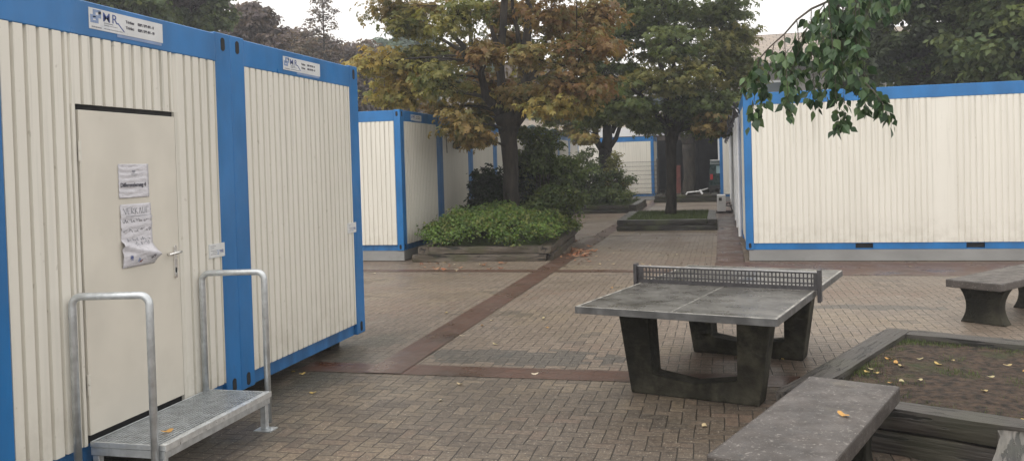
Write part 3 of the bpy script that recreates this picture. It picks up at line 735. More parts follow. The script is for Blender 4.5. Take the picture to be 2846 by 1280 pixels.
PAL = {
 'rust': [(.21, .115, .055), (.25, .155, .065), (.16, .10, .05), (.23, .18, .07), (.14, .14, .05)],
 'brown': [(.22, .145, .06), (.28, .20, .075), (.15, .13, .05), (.13, .14, .05), (.29, .22, .08)],
 'gold': [(.42, .34, .10), (.34, .28, .085), (.25, .22, .07), (.31, .21, .07), (.18, .19, .06)],
 'olive': [(.21, .20, .065), (.12, .14, .045), (.23, .21, .065), (.085, .11, .035)],
 'green': [(.090, .125, .042), (.115, .15, .048), (.070, .10, .036), (.15, .175, .055)],
 'yellowgreen': [(.14, .16, .04), (.10, .13, .035), (.18, .17, .05), (.07, .09, .03)],
 'dark': [(.038, .052, .024), (.048, .064, .028), (.030, .042, .02)],
 'rdark': [(.078, .115, .050), (.10, .14, .056), (.060, .088, .040), (.15, .18, .065)],
 'purple': [(.125, .100, .108), (.145, .115, .115), (.11, .098, .095), (.16, .125, .105)],  # this and the next two: leaf colours lightened to paint in some haze
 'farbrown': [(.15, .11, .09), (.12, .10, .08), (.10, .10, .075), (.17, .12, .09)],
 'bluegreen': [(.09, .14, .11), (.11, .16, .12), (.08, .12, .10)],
 'cover': [(.11, .18, .04), (.085, .15, .035), (.14, .21, .05), (.06, .10, .025), (.16, .18, .05)],
 'shrub': [(.075, .11, .038), (.10, .145, .05), (.048, .072, .028), (.13, .17, .055)],
 'yew': [(.018, .032, .014), (.025, .042, .018), (.014, .024, .011)],
 'birch': [(.036, .072, .034), (.060, .108, .050), (.026, .052, .026), (.10, .155, .072)],
}
def clump_leaves(clumps, sub, per, size, sub_r=.30, flat=.55, up=.8):
    P, Nn, S, C, subs = [], [], [], [], []
    for (c, r, pal) in clumps:
        c = np.array(c); r = np.array(r, float)
        n = max(3, int(sub*(.75+.5*RNG.random())))
        for q in range(n):
            d = RNG.normal(size=3); d /= np.linalg.norm(d); sc_ = c+d*r*(RNG.random()**.42)
            subs.append((c, sc_))
            pc = PAL[pal]; tint = np.array(pc[RNG.integers(len(pc))])*(.85+.3*RNG.random())
            k = int(per*(.5+RNG.random())); dd = RNG.normal(size=(k, 3)); dd /= np.linalg.norm(dd, axis=1, keepdims=True)
            sr = sub_r*(.7+.6*RNG.random())
            pp = sc_+dd*(RNG.random((k, 1))**.45)*np.array([sr, sr, sr*flat])
            P.append(pp); nn = dd*.9+np.array([0, 0, up])+RNG.normal(size=(k, 3))*.35; Nn.append(nn)
            S.append(size*(.65+.7*RNG.random(k)))
            base = np.array([pc[i] for i in RNG.integers(len(pc), size=k)]); C.append((base*.5+tint*.5)*(.8+.4*RNG.random((k, 1))))
    return np.concatenate(P), np.concatenate(Nn), np.concatenate(S), np.concatenate(C), subs
def curve(a, b, sag, n=5):
    a = Vector(a); b = Vector(b); mid = (a+b)/2+Vector((random.uniform(-.1, .1), random.uniform(-.1, .1), sag))*(b-a).length
    return [a*(1-t)**2+mid*2*t*(1-t)+b*t*t for t in [k/n for k in range(n+1)]]
def tree(name, label, cat, limbs, clumps, kind, size, sub, per, sub_r, group=None, matn='leaf', twigs=True, flat=.30, crown_name='crown'):
    base = Vector(limbs[0][0][0]); t = thing(name, label, cat, (base.x, base.y, 0), 0, group)
    off = Vector((base.x, base.y, 0)); tr = MB(); nodes = []
    for path, rad in limbs:
        # resample for a knobbly outline
        pts, rr = [], []
        for i in range(len(path)-1):
            a, b = Vector(path[i]), Vector(path[i+1]); k = max(2, int((b-a).length/.22))
            for q in range(k):
                u = q/k; pts.append(a.lerp(b, u)+Vector((random.uniform(-1, 1), random.uniform(-1, 1), 0))*rad[i]*.09); rr.append((rad[i]*(1-u)+rad[i+1]*u)*(1+random.uniform(-.05, .07)))
        pts.append(Vector(path[-1])); rr.append(rad[-1])
        for p_, r_ in zip(pts, rr): nodes.append((p_, r_))
        tr.tube([p_-off for p_ in pts], rr, 12)
    P, Nn, S, C, subs = clump_leaves(clumps, sub, per, size, sub_r, flat)
    tr.build('trunk', M['bark'], t, smooth=True)
    br = MB(); cand = [n_ for n_ in nodes if n_[0].z > limbs[0][0][-1].z-.9] if len(limbs) > 1 else nodes[len(nodes)//3:]
    for (c, r, pal) in clumps:
        c = Vector(c); s_ = min(cand, key=lambda n_: (n_[0]-c).length+(2. if n_[0].z > c.z else 0)*.5)
        r0 = max(.012, min(s_[1]*.55, .02+.012*(c-s_[0]).length)); cu = curve(s_[0]-off, c-off, .10)
        br.tube(cu, [r0*(1-.65*k/(len(cu)-1)) for k in range(len(cu))], 6)
    if twigs:
        for c, s_ in subs:
            cu = curve(Vector(c)-off, Vector(s_)-off, .08, 3); br.tube(cu, [.014, .011, .008, .005], 4, cap=False)
    br.build('branches', M['bark'], t, smooth=True)
    P = P-np.array(off); me = leaf_mesh(crown_name, P, Nn, S, C, kind, M[matn]); link(crown_name, me, t); return t
def pc(px, py, Y, r, pal, ry=None, rz=None):
    p = at(px, py, Y); s = r*Y/F_PX; return (tuple(p), (s, s*(ry or 1.), s*(rz or .62)), pal)

# orange-brown chestnut
Y1 = 18.3
def L(*pts): return [at(*p) for p in pts]
B1 = at(1418, 600, Y1); B1.z = .2
limbs1 = [([B1, at(1420, 520, Y1), at(1419, 440, Y1), at(1415, 385, Y1), at(1412, 350, Y1), at(1408, 322, Y1)], [.20, .178, .172, .19, .25, .27]),
          (L((1418, 345, Y1), (1438, 315, Y1), (1452, 285, Y1+.1), (1452, 230, Y1+.2), (1455, 180, Y1+.2), (1464, 120, Y1+.3), (1470, 20, Y1+.4), (1474, -120, Y1+.4)), [.24, .20, .13, .12, .12, .10, .085, .05]),
          (L((1400, 335, Y1), (1396, 290, Y1-.1), (1393, 230, Y1-.2), (1390, 160, Y1-.3), (1398, 80, Y1-.3), (1402, 0, Y1-.3), (1400, -120, Y1-.3)), [.20, .12, .10, .10, .085, .075, .04]),
          (L((1392, 150, Y1-.3), (1372, 100, Y1-.4), (1362, 60, Y1-.4)), [.06, .05, .03]),
          (L((1396, 315, Y1), (1350, 270, Y1-.6), (1335, 190, Y1-.9), (1290, 130, Y1-1.1), (1240, 80, Y1-1.2)), [.15, .085, .07, .06, .03]),
          (L((1335, 195, Y1-.9), (1300, 170, Y1-1.), (1280, 140, Y1-1.1), (1230, 110, Y1-1.2)), [.07, .055, .05, .03]),
          (L((1340, 200, Y1-.9), (1310, 140, Y1-.6), (1305, 60, Y1-.5), (1310, -40, Y1-.3)), [.06, .045, .04, .02]),
          (L((1448, 150, Y1+.2), (1438, 90, Y1+.1), (1425, 20, Y1), (1420, -60, Y1)), [.07, .05, .04, .02]),
          (L((1455, 240, Y1+.2), (1505, 170, Y1+.9), (1520, 100, Y1+1.2), (1560, 40, Y1+1.4)), [.08, .05, .04, .02]),
          (L((1450, 290, Y1+.1), (1520, 240, Y1-.4), (1600, 200, Y1-.9)), [.09, .05, .03])]
cl1 = [(1075, 30, 60, 'brown'), (1130, 60, 60, 'olive'), (1180, 25, 90, 'brown'), (1210, 90, 80, 'olive'), (1050, 180, 75, 'gold'), (1110, 195, 75, 'gold'), (1170, 170, 70, 'olive'), (1075, 255, 62, 'gold'), (1140, 265, 70, 'gold'),
       (1220, 215, 85, 'olive'), (1290, 260, 85, 'gold'), (1235, 300, 60, 'brown'), (1280, 345, 58, 'brown'), (1315, 385, 35, 'brown'), (1330, 330, 60, 'olive'), (1370, 290, 70, 'brown'), (1350, 230, 60, 'rust'), (1270, 50, 90, 'olive'), (1290, 150, 60, 'brown'),
       (1340, 30, 70, 'olive'), (1400, 40, 60, 'olive'), (1410, 110, 50, 'rust'), (1360, 150, 50, 'rust'), (1450, 30, 70, 'rust'), (1530, 40, 90, 'rust'), (1600, 60, 90, 'rust'), (1660, 40, 70, 'rust'), (1550, 130, 85, 'olive'), (1630, 140, 80, 'rust'), (1690, 130, 50, 'rust'),
       (1500, 220, 80, 'olive'), (1580, 230, 80, 'rust'), (1640, 250, 60, 'rust'), (1450, 260, 60, 'brown'), (1540, 290, 55, 'gold'), (1600, 300, 50, 'gold'), (1480, 160, 50, 'brown'),
       (1150, -60, 110, 'brown'), (1300, -90, 130, 'olive'), (1450, -110, 140, 'rust'), (1600, -80, 120, 'rust'), (1400, -240, 150, 'brown'), (1250, -200, 110, 'brown'), (1550, -220, 120, 'rust')]
C1 = []
for (px, py, r, pal) in cl1:
    dy = random.uniform(-1.9, 1.9) if 1190 < px < 1660 else random.uniform(-.9, .9)
    C1.append(pc(px, py, Y1+dy, r, pal))
tree('chestnut_tree', 'orange and brown chestnut tree with swollen forked trunk in the ground cover planter', 'tree', limbs1, C1, 'palm', .112, 24, 15, .46, 'courtyard trees')
# green chestnut
Y2 = 25.0; B2 = at(1865, 598, Y2); B2.z = .2
limbs2 = [([B2, at(1866, 540, Y2), at(1866, 470, Y2), at(1865, 400, Y2), at(1867, 365, Y2)], [.175, .15, .145, .155, .21]),
          (L((1864, 375, Y2), (1836, 335, Y2-.2), (1815, 300, Y2-.4), (1775, 260, Y2-.6), (1740, 235, Y2-.8)), [.15, .08, .07, .06, .03]),
          (L((1868, 370, Y2), (1855, 320, Y2-.1), (1850, 250, Y2-.1), (1835, 170, Y2), (1830, 60, Y2)), [.17, .11, .08, .06, .03]),
          (L((1870, 372, Y2), (1895, 330, Y2), (1930, 280, Y2+.2), (1960, 215, Y2+.4), (1975, 120, Y2+.5)), [.17, .12, .08, .06, .03]),
          (L((1872, 340, Y2), (1880, 270, Y2+.3), (1872, 180, Y2+.4), (1878, 60, Y2+.5), (1880, -60, Y2+.5)), [.12, .08, .06, .05, .03])]
cl2 = [(1600, 130, 60, 'green'), (1640, 60, 70, 'green'), (1620, 250, 60, 'green'), (1680, 190, 80, 'green'), (1660, 320, 55, 'green'), (1710, 280, 75, 'green'), (1720, 100, 90, 'green'), (1730, 10, 90, 'green'), (1790, 60, 80, 'olive'), (1850, 20, 90, 'green'),
       (1800, 150, 80, 'yellowgreen'), (1880, 120, 80, 'green'), (1940, 50, 80, 'green'), (2010, 30, 70, 'green'), (2040, 100, 55, 'olive'), (1960, 130, 80, 'olive'), (2050, 160, 55, 'yellowgreen'), (1750, 220, 70, 'green'), (1830, 230, 80, 'olive'), (1910, 210, 80, 'olive'),
       (2000, 210, 80, 'olive'), (2070, 210, 50, 'yellowgreen'), (1770, 310, 60, 'green'), (1810, 350, 45, 'green'), (1900, 290, 80, 'green'), (1980, 290, 75, 'green'), (2050, 280, 60, 'olive'), (2000, 345, 50, 'brown'), (1940, 350, 50, 'green'), (2040, 345, 35, 'green'),
       (1750, -80, 110, 'green'), (1880, -110, 120, 'green'), (2000, -80, 90, 'green'), (1850, -240, 120, 'green')]
C2 = [pc(px, py, Y2+random.uniform(-1.9, 1.9), r, pal) for (px, py, r, pal) in cl2]
tree('chestnut_tree', 'green chestnut tree with straight trunk in the mossy sleeper planter', 'tree', limbs2, C2, 'palm', .125, 34, 18, .50, 'courtyard trees')
Y3 = 33.; B3 = at(1683, 590, Y3); B3.z = .2
limbs3 = [([B3, at(1684, 500, Y3), at(1682, 440, Y3), at(1683, 415, Y3)], [.27, .235, .235, .25]),
          (L((1678, 425, Y3), (1660, 395, Y3), (1650, 350, Y3), (1645, 310, Y3), (1630, 250, Y3)), [.14, .12, .11, .09, .04]),
          (L((1686, 420, Y3), (1688, 370, Y3), (1686, 330, Y3), (1690, 230, Y3)), [.22, .19, .14, .05]),
          (L((1690, 415, Y3), (1712, 385, Y3), (1726, 340, Y3), (1740, 280, Y3)), [.12, .085, .07, .03]),
          (L((1700, 370, Y3), (1708, 350, Y3), (1706, 320, Y3)), [.10, .11, .05])]
cl3 = [(1500, 310, 50, 'yellowgreen'), (1545, 325, 45, 'yellowgreen'), (1590, 310, 60, 'yellowgreen'), (1590, 360, 34, 'gold'), (1620, 385, 22, 'gold'), (1640, 330, 45, 'yellowgreen'), (1690, 310, 60, 'olive'), (1740, 320, 45, 'yellowgreen'), (1560, 270, 60, 'olive'), (1640, 260, 70, 'green'), (1730, 270, 50, 'olive'), (1780, 330, 40, 'green'), (1660, 190, 80, 'green')]
tree('chestnut_tree', 'yellow green forked tree behind the dark shrubs by the cabin row', 'tree', limbs3, [pc(a, b, Y3+random.uniform(-1, 1.2), r, p_) for a, b, r, p_ in cl3], 'palm', .14, 15, 26, .42, 'courtyard trees')
Y4 = 39.3; B4 = at(1915, 570, Y4); B4.z = .2
limbs4 = [([B4, at(1916, 480, Y4), at(1914, 400, Y4)], [.30, .27, .30]), (L((1914, 405, Y4), (1895, 375, Y4), (1880, 340, Y4)), [.2, .12, .06]), (L((1914, 405, Y4), (1918, 370, Y4), (1920, 320, Y4)), [.24, .17, .08]), (L((1918, 402, Y4), (1938, 370, Y4), (1955, 330, Y4)), [.16, .10, .05])]
cl4 = [(1890, 330, 40, 'green'), (1940, 325, 45, 'rust'), (1985, 320, 45, 'gold'), (2015, 335, 25, 'brown'), (1960, 350, 28, 'gold'), (1920, 290, 60, 'olive'), (2000, 290, 45, 'olive')]
tree('chestnut_tree', 'farthest courtyard tree with brownish leaves in front of the dark garage', 'tree', limbs4, [pc(a, b, Y4+random.uniform(-.8, .8), r, p_) for a, b, r, p_ in cl4], 'palm', .15, 15, 22, .42, 'courtyard trees')

# trees behind the cabins
def far_tree(label, px, Y, top, bottom, wpx, pals, n, size, sub, per, trunk=.22, group='trees behind the cabins', name='background_tree', seedz=1.0, depth=.8, rzf=.6):
    c = at(px, (top+bottom)/2, Y); rx = wpx/2*Y/F_PX; rz = (bottom-top)/2*Y/F_PX
    cl = []
    for k in range(n):
        while True:
            d = RNG.uniform(-1, 1, 3)
            if d@d < 1: break
        s = rx*random.uniform(.20, .34)
        tap = 1-.45*max(0, d[2])
        cl.append(((c.x+d[0]*(rx-s)*tap, c.y+d[1]*(rx-s)*depth*tap, c.z+d[2]*(rz-s*.5)), (s, s, s*rzf), pals[k % len(pals)]))
    b = Vector((c.x, c.y, 0)); limbs = [([b, Vector((c.x+.1, c.y, max(1., c.z-rz*.7))), Vector((c.x-.1, c.y+.1, c.z+rz*.35)), Vector((c.x, c.y, c.z+rz*.75))], [trunk*1.2, trunk, trunk*.5, trunk*.15])]
    return tree(name, label, 'tree', limbs, cl, 'simple', size, sub, per, rx*.16, group, twigs=False)
far_tree('dark grey green tree directly above the door cabin at the upper left', 300, 24, -420, 260, 520, ['rdark'], 90, .20, 16, 34)
far_tree('dark leafed tree rising above the seam between the two near cabins', 540, 27, -300, 260, 300, ['rdark', 'rdark', 'purple'], 90, .19, 16, 32)
far_tree('purple leafed beech above the second near cabin', 715, 34, -25, 420, 340, ['purple'], 110, .22, 15, 32)
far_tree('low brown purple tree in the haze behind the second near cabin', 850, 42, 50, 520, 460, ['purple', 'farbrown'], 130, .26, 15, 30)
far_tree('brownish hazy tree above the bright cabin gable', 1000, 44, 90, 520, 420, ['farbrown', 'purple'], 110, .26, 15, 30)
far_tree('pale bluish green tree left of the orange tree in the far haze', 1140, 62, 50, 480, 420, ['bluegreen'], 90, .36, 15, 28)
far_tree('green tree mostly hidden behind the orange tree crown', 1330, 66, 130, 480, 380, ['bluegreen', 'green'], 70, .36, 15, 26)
# slender sparse tree: tiers of thin branches
c = at(905, 250, 40); zt = at(905, -25, 40).z; cl = []
for k in range(60):
    v = k/59; z = 4.2+(zt-4.2)*v; rr = 2.2*(1-v*.80)*random.uniform(.35, 1.); a = k*2.4
    cl.append(((c.x+rr*math.cos(a), c.y+rr*math.sin(a), z), (.42*(1.15-v*.7), .42*(1.15-v*.7), .16), 'purple' if k % 3 else 'farbrown'))
tree('slender_tree', 'tall slender see-through tree standing against the white sky above the second cabin', 'tree',
     [([Vector((c.x, c.y, 0)), Vector((c.x, c.y, 4)), Vector((c.x, c.y, zt))], [.16, .10, .02])], cl, 'simple', .13, 6, 9, .24, 'trees behind the cabins', twigs=True)
far_tree('big dark green tree right of the hanging birch twigs', 2560, 27, -330, 330, 430, ['rdark', 'dark'], 80, .19, 14, 26, .3)
far_tree('broad dark green tree at the upper right corner', 2830, 24, -380, 330, 460, ['rdark', 'rdark', 'green'], 80, .19, 14, 26, .3)
far_tree('dark tree between the tiled roof and the big right trees', 2390, 31, -120, 330, 210, ['dark', 'rdark'], 60, .19, 15, 28, .25)
far_tree('dark green tree filling the gap low behind the right cabin', 2700, 33, 40, 420, 420, ['rdark', 'dark'], 80, .22, 15, 28, .25)

# ------------------------------------------------------------------ shrubs
def shrub(label, c, r, pals, n, size, sub, per, sub_r, kind='oval', name='shrub', stems=7, group='courtyard shrubs', shape=None):
    t = thing(name, label, 'shrub', (c[0], c[1], 0), 0, group); cl = []
    for k in range(n):
        while True:
            d = RNG.uniform(-1, 1, 3)
            if d@d < 1: break
        s = r[0]*random.uniform(.2, .34); tap = 1-.55*max(0, d[2])
        cl.append(((d[0]*(r[0]-s*.6)*tap, d[1]*(r[1]-s*.6)*tap, c[2]+d[2]*r[2]*.88), (s, s, s*.8), pals[k % len(pals)]))
    P, Nn, S, C, subs = clump_leaves(cl, sub, per, size, sub_r, .7)
    keep = P[:, 2] > .22; P, Nn, S, C = P[keep], Nn[keep], S[keep], C[keep]
    st = MB()
    for k, (cc, rr, p_) in enumerate(cl):
        cu = curve((random.uniform(-.15, .15), random.uniform(-.15, .15), .2), cc, .12, 4); st.tube(cu, [.016, .013, .010, .008, .005], 5, cap=False)
    for cc, s_ in subs: st.tube([Vector(cc), Vector(s_)], [.006, .003], 3, cap=False)
    st.build('stems', M['stem'], t); link('foliage', leaf_mesh('foliage', P, Nn, S, C, kind, M['leaf']), t); return t
shrub('tall dark leafy shrub right of the orange tree trunk', (-3.95, 19.2, 1.42), (1.05, .95, 1.35), ['shrub', 'shrub', 'green'], 62, .085, 14, 19, .20)
shrub('bright tipped sapling shooting up beside the orange tree trunk', (-4.45, 19.4, 1.75), (.42, .42, 1.35), ['green', 'yellowgreen'], 14, .10, 8, 13, .15)
shrub('dark leafy shrub at the right end of the ground cover planter', (-3.72, 18.3, .85), (.50, .6, .70), ['shrub', 'green'], 22, .08, 11, 18, .15)
shrub('wide dark bush to the left of the forked tree behind', (-5.1, 31.8, 1.25), (1.3, .9, 1.3), ['shrub'], 34, .10, 12, 18, .20)
shrub('loose leafy bush in front of the far cabin fence, right of the forked tree', (-3.85, 32.2, 1.15), (.78, .7, 1.05), ['shrub', 'olive'], 26, .10, 11, 14, .18)
shrub('low bush spilling over the middle planter edge', (-4.0, 31.6, .5), (1.2, .7, .38), ['shrub', 'green'], 20, .09, 10, 14, .18)
# yew with feathery horizontal sprays
yw = thing('yew_shrub', 'dark feathery yew spreading left of the orange tree trunk', 'shrub', (-4.95, 19.0, 0), 0, 'courtyard shrubs')
P, Nn, S, C = [], [], [], []; st = MB()
for k in range(260):
    a = random.uniform(0, 2*PI); z0 = random.uniform(.3, 1.65); L_ = random.uniform(.55, 1.05)*(1.15-.25*z0)
    p0 = Vector((0, 0, z0*.7)); p1 = Vector((math.cos(a)*L_, math.sin(a)*L_, z0+random.uniform(0, .28))); cu = curve(p0, p1, -.06, 8)
    st.tube(cu, [.010, .009, .008, .007, .006, .005, .004, .003, .002], 4, cap=False)
    for q in range(3, 9):
        for w_ in range(16):
            P.append(np.array(cu[q])+RNG.normal(size=3)*[.03, .03, .015]); Nn.append(RNG.normal(size=3)*.5+[0, 0, 1]); S.append(.075+.04*random.random()); C.append(np.array(PAL['yew'][RNG.integers(3)]))
st.build('stems', M['stem'], yw); link('foliage', leaf_mesh('foliage', np.array(P), np.array(Nn), np.array(S), np.array(C), 'simple', M['leaf']), yw)
# bright ground cover
P, Nn, S, C = [], [], [], []
for k in range(1150):
    u, v = random.uniform(.0, 1.), random.uniform(.0, .93); x = -5.84+2.54*u; y = 15.90+.14*u+4.2*v**1.15
    hgt = .41+.50*math.sin(PI*min(1, v*1.2+.05))*math.sin(PI*(.12+.8*u))+.10*math.sin(x*5)*math.sin(y*4)+random.uniform(-.05, .09)
    pal = PAL['cover']; ti = np.array(pal[RNG.integers(len(pal))])
    for q in range(24):
        o_ = RNG.normal(size=3)*[.085, .085, .05]; P.append(np.array([x, y, hgt])+o_); Nn.append(o_*3+np.array([0, -.25, .8])+RNG.normal(size=3)*.45); S.append(random.uniform(.035, .075)); C.append(ti*random.uniform(.75, 1.2))
P = np.array(P); P[:, 2] = np.maximum(P[:, 2], .28)
tag(link('ground_cover', leaf_mesh('ground_cover', P, np.array(Nn), np.array(S), np.array(C), 'oval', M['leaf'])), 'bright green leafy ground cover filling the planter under the orange tree', 'ground cover', kind='stuff')
# grass tufts
def grass(label, pts, h, w, n):
    m = []; P = []; F = []
    for k in range(n):
        x, y, z = pts(); a = random.uniform(0, 2*PI); hh = h*random.uniform(.4, 1.2); dx, dy = math.cos(a), math.sin(a); lean = random.uniform(.1, .7)*hh
        b = len(P); P += [(x-dy*w, y+dx*w, z), (x+dy*w, y-dx*w, z), (x+dx*lean, y+dy*lean, z+hh)]; F.append((b, b+1, b+2))
    q = MB(); q.add(P, F); me = bpy.data.meshes.new('grass'); me.from_pydata(q.v, [], q.f); me.materials.append(M['blade'])
    return tag(link('grass', me), label, 'grass', kind='stuff')
def p5pt(u, v, z=.235):
    c_, s_ = math.cos(P5A), math.sin(P5A); x, y = .2+2.2*u, .2+2.2*v; return (p5.location.x+x*c_-y*s_, p5.location.y+x*s_+y*c_, z)
TUF = [(random.random()**1.6, random.random()) for _ in range(40)]+[(random.random(), random.choice((.02, .97))) for _ in range(26)]+[(.02, random.random()) for _ in range(20)]
def tp():
    a, b = random.choice(TUF); return p5pt(min(1, max(0, a+random.gauss(0, .03))), min(1, max(0, b+random.gauss(0, .03))))
grass('sparse tufts of short grass on the soil of the near planter', tp, .032, .0024, 5200)
grass('short mossy grass round the foot of the green tree', lambda: (random.uniform(-2.5, -.4), random.uniform(23.1, 26.7), .27), .09, .008, 9000)
grass('ragged grass in the middle planter under the bushes', lambda: (random.uniform(-5.5, -3.2), random.uniform(31., 34.9), .27), .12, .01, 4000)

# ------------------------------------------------------------------ hanging birch branch (its trunk stands right of the frame, in the near planter)
bt = thing('birch_tree', 'birch whose dark green twigs hang down into the picture before the right cabin', 'tree', (2.72, 6.0, 0), 0)
off = Vector((2.72, 6.0, 0)); tr = MB()
tr.tube([(0, 0, .2), (.03, .02, 1.5), (0, .05, 3.), (.05, 0, 5.2), (0, 0, 7.5)], [.13, .11, .095, .07, .03], 12)
tr.build('trunk', mat('birch_bark', (.55, .52, .48), .7, .3, 6, .3, 30, stain=((.05, .045, .04), 7, .56, .9), stretch=(1, 1, 3)), bt, smooth=True)
br = MB(); P, Nn, S, C = [], [], [], []
main = curve(Vector((0, 0, 3.0)), at(2330, -60, 5.4)-off, .12, 10); br.tube(main, [.035-.0025*k for k in range(11)], 8)
main2 = curve(Vector((.02, 0, 3.3)), at(2480, -40, 5.0)-off, .10, 8); br.tube(main2, [.03-.0028*k for k in range(9)], 8)
hang = []
arch = [at(2330, -60, 5.4), at(2300, 5, 5.35), at(2255, 25, 5.3), at(2215, 55, 5.3), at(2180, 95, 5.25), at(2140, 130, 5.25), at(2110, 165, 5.2)]
br.tube([p_-off for p_ in arch], [.010, .008, .007, .006, .005, .004, .003], 6)
twig = [((2110, 165), (2098, 250), (2090, 345), 5.2), ((2150, 125), (2135, 230), (2110, 300), 5.3), ((2180, 95), (2185, 200), (2195, 315), 5.2), ((2215, 60), (2225, 150), (2215, 250), 5.35), ((2255, 25), (2250, 160), (2270, 300), 5.15), ((2290, 10), (2300, 150), (2250, 270), 5.3),
        ((2300, -20), (2320, 180), (2330, 350), 5.1), ((2320, -40), (2350, 160), (2345, 355), 5.2), ((2380, -60), (2370, 150), (2400, 290), 5.15), ((2400, -60), (2395, 160), (2405, 300), 5.4), ((2430, -60), (2440, 0), (2480, 40), 5.0), ((2360, -60), (2350, 50), (2300, 120), 5.3),
        ((2405, 230), (2450, 270), (2480, 345), 5.1), ((2400, 200), (2440, 260), (2465, 310), 5.2), ((2330, -40), (2280, 90), (2240, 190), 5.4), ((2300, 0), (2210, 120), (2160, 200), 5.4), ((2330, 100), (2300, 200), (2290, 260), 5.2), ((2390, -40), (2385, 70), (2390, 140), 5.05),
        ((2340, 0), (2345, 90), (2335, 200), 5.5), ((2130, 140), (2085, 190), (2065, 240), 5.3), ((2250, 60), (2215, 160), (2180, 240), 5.45), ((2310, -60), (2335, 20), (2345, 110), 5.2), ((2420, -60), (2425, 10), (2400, 60), 5.3), ((2560, -80), (2520, -20), (2500, 15), 4.9), ((2370, 0), (2375, 110), (2375, 230), 5.3)]
for (a, b, c_, Y) in twig:
    A, B, Cc = at(*a, Y), at(*b, Y+random.uniform(-.15, .15)), at(*c_, Y+random.uniform(-.1, .1)); n = 14
    pts = [A*(1-u)**2+B*2*u*(1-u)+Cc*u*u for u in [k/n for k in range(n+1)]]
    br.tube([p_-off for p_ in pts], [.0032-.00018*k for k in range(n+1)], 5, cap=False)
    L_ = (Cc-A).length
    for k in range(int(L_*64)+9):
        u = random.random()**.85; i = min(n-1, int(u*n)); p_ = pts[i].lerp(pts[i+1], u*n-i)-off
        dv = Vector((random.gauss(0, 1), random.gauss(0, 1), -1.1)).normalized()
        q0 = p_; q1 = p_+dv*random.uniform(.012, .04); br.tube([q0, q1], [.0009, .0007], 3, cap=False)
        P.append((q1, dv)); 
br.build('branches', mat('birch_twig', (.055, .042, .03), .6, .2), bt, smooth=True)
# leaves hang from their stalks, blade pointing down
T = [(0, 0, 0), (.22, .30, .03), (.40, .36, .05), (.62, .24, .03), (.82, .10, 0), (1, 0, -.05), (.82, -.10, 0), (.62, -.24, .03), (.40, -.36, .05), (.22, -.30, .03), (.42, 0, -.02)]
vs, fs, cc = [], [], []
for q1, dv in P:
    s_ = random.uniform(.042, .080); x = (dv+Vector((random.gauss(0, .25), random.gauss(0, .25), -.55))).normalized()
    y = x.cross(Vector((random.gauss(0, 1), random.gauss(0, 1), random.gauss(0, .4)))).normalized(); z = x.cross(y); b = len(vs)
    vs += [tuple(q1+(x*t_[0]+y*t_[1]*.98+z*t_[2])*s_) for t_ in T]
    fs += [(b, b+10, b+2, b+1), (b+10, b+5, b+4, b+3), (b+10, b+3, b+2), (b, b+9, b+8, b+10), (b+10, b+7, b+6, b+5), (b+10, b+8, b+7)]
    col = np.array(PAL['birch'][RNG.integers(4)])*random.uniform(.75, 1.3); cc += [tuple(col)+(1,)]*11
me = bpy.data.meshes.new('leaves'); me.from_pydata(vs, [], fs); ca = me.color_attributes.new('Col', 'FLOAT_COLOR', 'POINT'); ca.data.foreach_set('color', np.array(cc, dtype=np.float32).ravel())
me.materials.append(M['birch_leaf']); link('leaves', me, bt)

# ------------------------------------------------------------------ fallen leaves, each a thing
def fallen_mesh(kind, colour, s):
    me_v = []; n = 12
    for k in range(n):
        a = 2*PI*k/n; r = (1+.28*math.cos(2*a))*.5*(1+(.25*math.sin(5*a) if kind else 0)); me_v.append((r*math.cos(a)*s, r*.8*math.sin(a)*s, s*(.10*math.cos(2*a)+.07*random.random())))
    me_v.append((0, 0, s*.02)); f = [(k, (k+1) % n, n) for k in range(n)]
    me = bpy.data.meshes.new('fallen_leaf'); me.from_pydata(me_v, [], f); ca = me.color_attributes.new('Col', 'FLOAT_COLOR', 'POINT')
    ca.data.foreach_set('color', np.array([tuple(colour)+(1,)]*(n+1), dtype=np.float32).ravel()); me.materials.append(M['dry_leaf']); return me
FY = [fallen_mesh(0, c_, .05) for c_ in ((.50, .36, .12), (.44, .34, .16), (.52, .29, .09), (.46, .40, .22))]
FO = [fallen_mesh(1, c_, .10) for c_ in ((.30, .12, .06), (.26, .13, .07), (.19, .08, .045), (.36, .20, .12))]
FB = [fallen_mesh(1, c_, .08) for c_ in ((.07, .035, .02), (.10, .05, .03))]
FW = [fallen_mesh(0, c_, .06) for c_ in ((.55, .48, .36), (.50, .40, .24))]
def fallen(me, x, y, z, label, group, sc_=1., rx=0):
    o = link('fallen_leaf', me); o.location = (x, y, z+.006*sc_); o.rotation_euler = (rx+random.uniform(-.2, .2), random.uniform(-.2, .2), random.uniform(0, 6.28)); o.scale = (sc_,)*3
    return tag(o, label, 'leaf', group)
fallen(FY[2], .60, 4.78, .482, 'single orange leaf lying on the near concrete bench', None, 1.2)
fallen(FY[2], -3.36, 4.56, .276, 'single curled orange leaf lying on the metal step grating', None, 1.4)
random.seed(12)
for k in range(46): fallen(random.choice(FY), *p5pt(*(random.gauss(.16, .12) % 1, random.gauss(.38, .22) % 1) if k < 12 else (random.random(), random.random()), z=.25), 'small yellow leaf on the soil of the near planter', 'leaves on the near planter soil', random.uniform(.6, 1.25))
def gp(px, py):
    d = CF+CR*((px-1423)/F_PX)-CU*((py-640-CY)/F_PX); p_ = Vector((0, 0, EYE))+d*(-EYE/d.z); return p_.x, p_.y
for k in range(46):
    x, y = gp(random.gauss(1610, 32), random.gauss(705, 11)); fallen(random.choice(FO+[FO[0]]), x, y, .012, 'reddish dry leaf in the small heap beside the ground cover planter corner', 'leaves heaped at the planter corner', random.uniform(.6, 1.3))
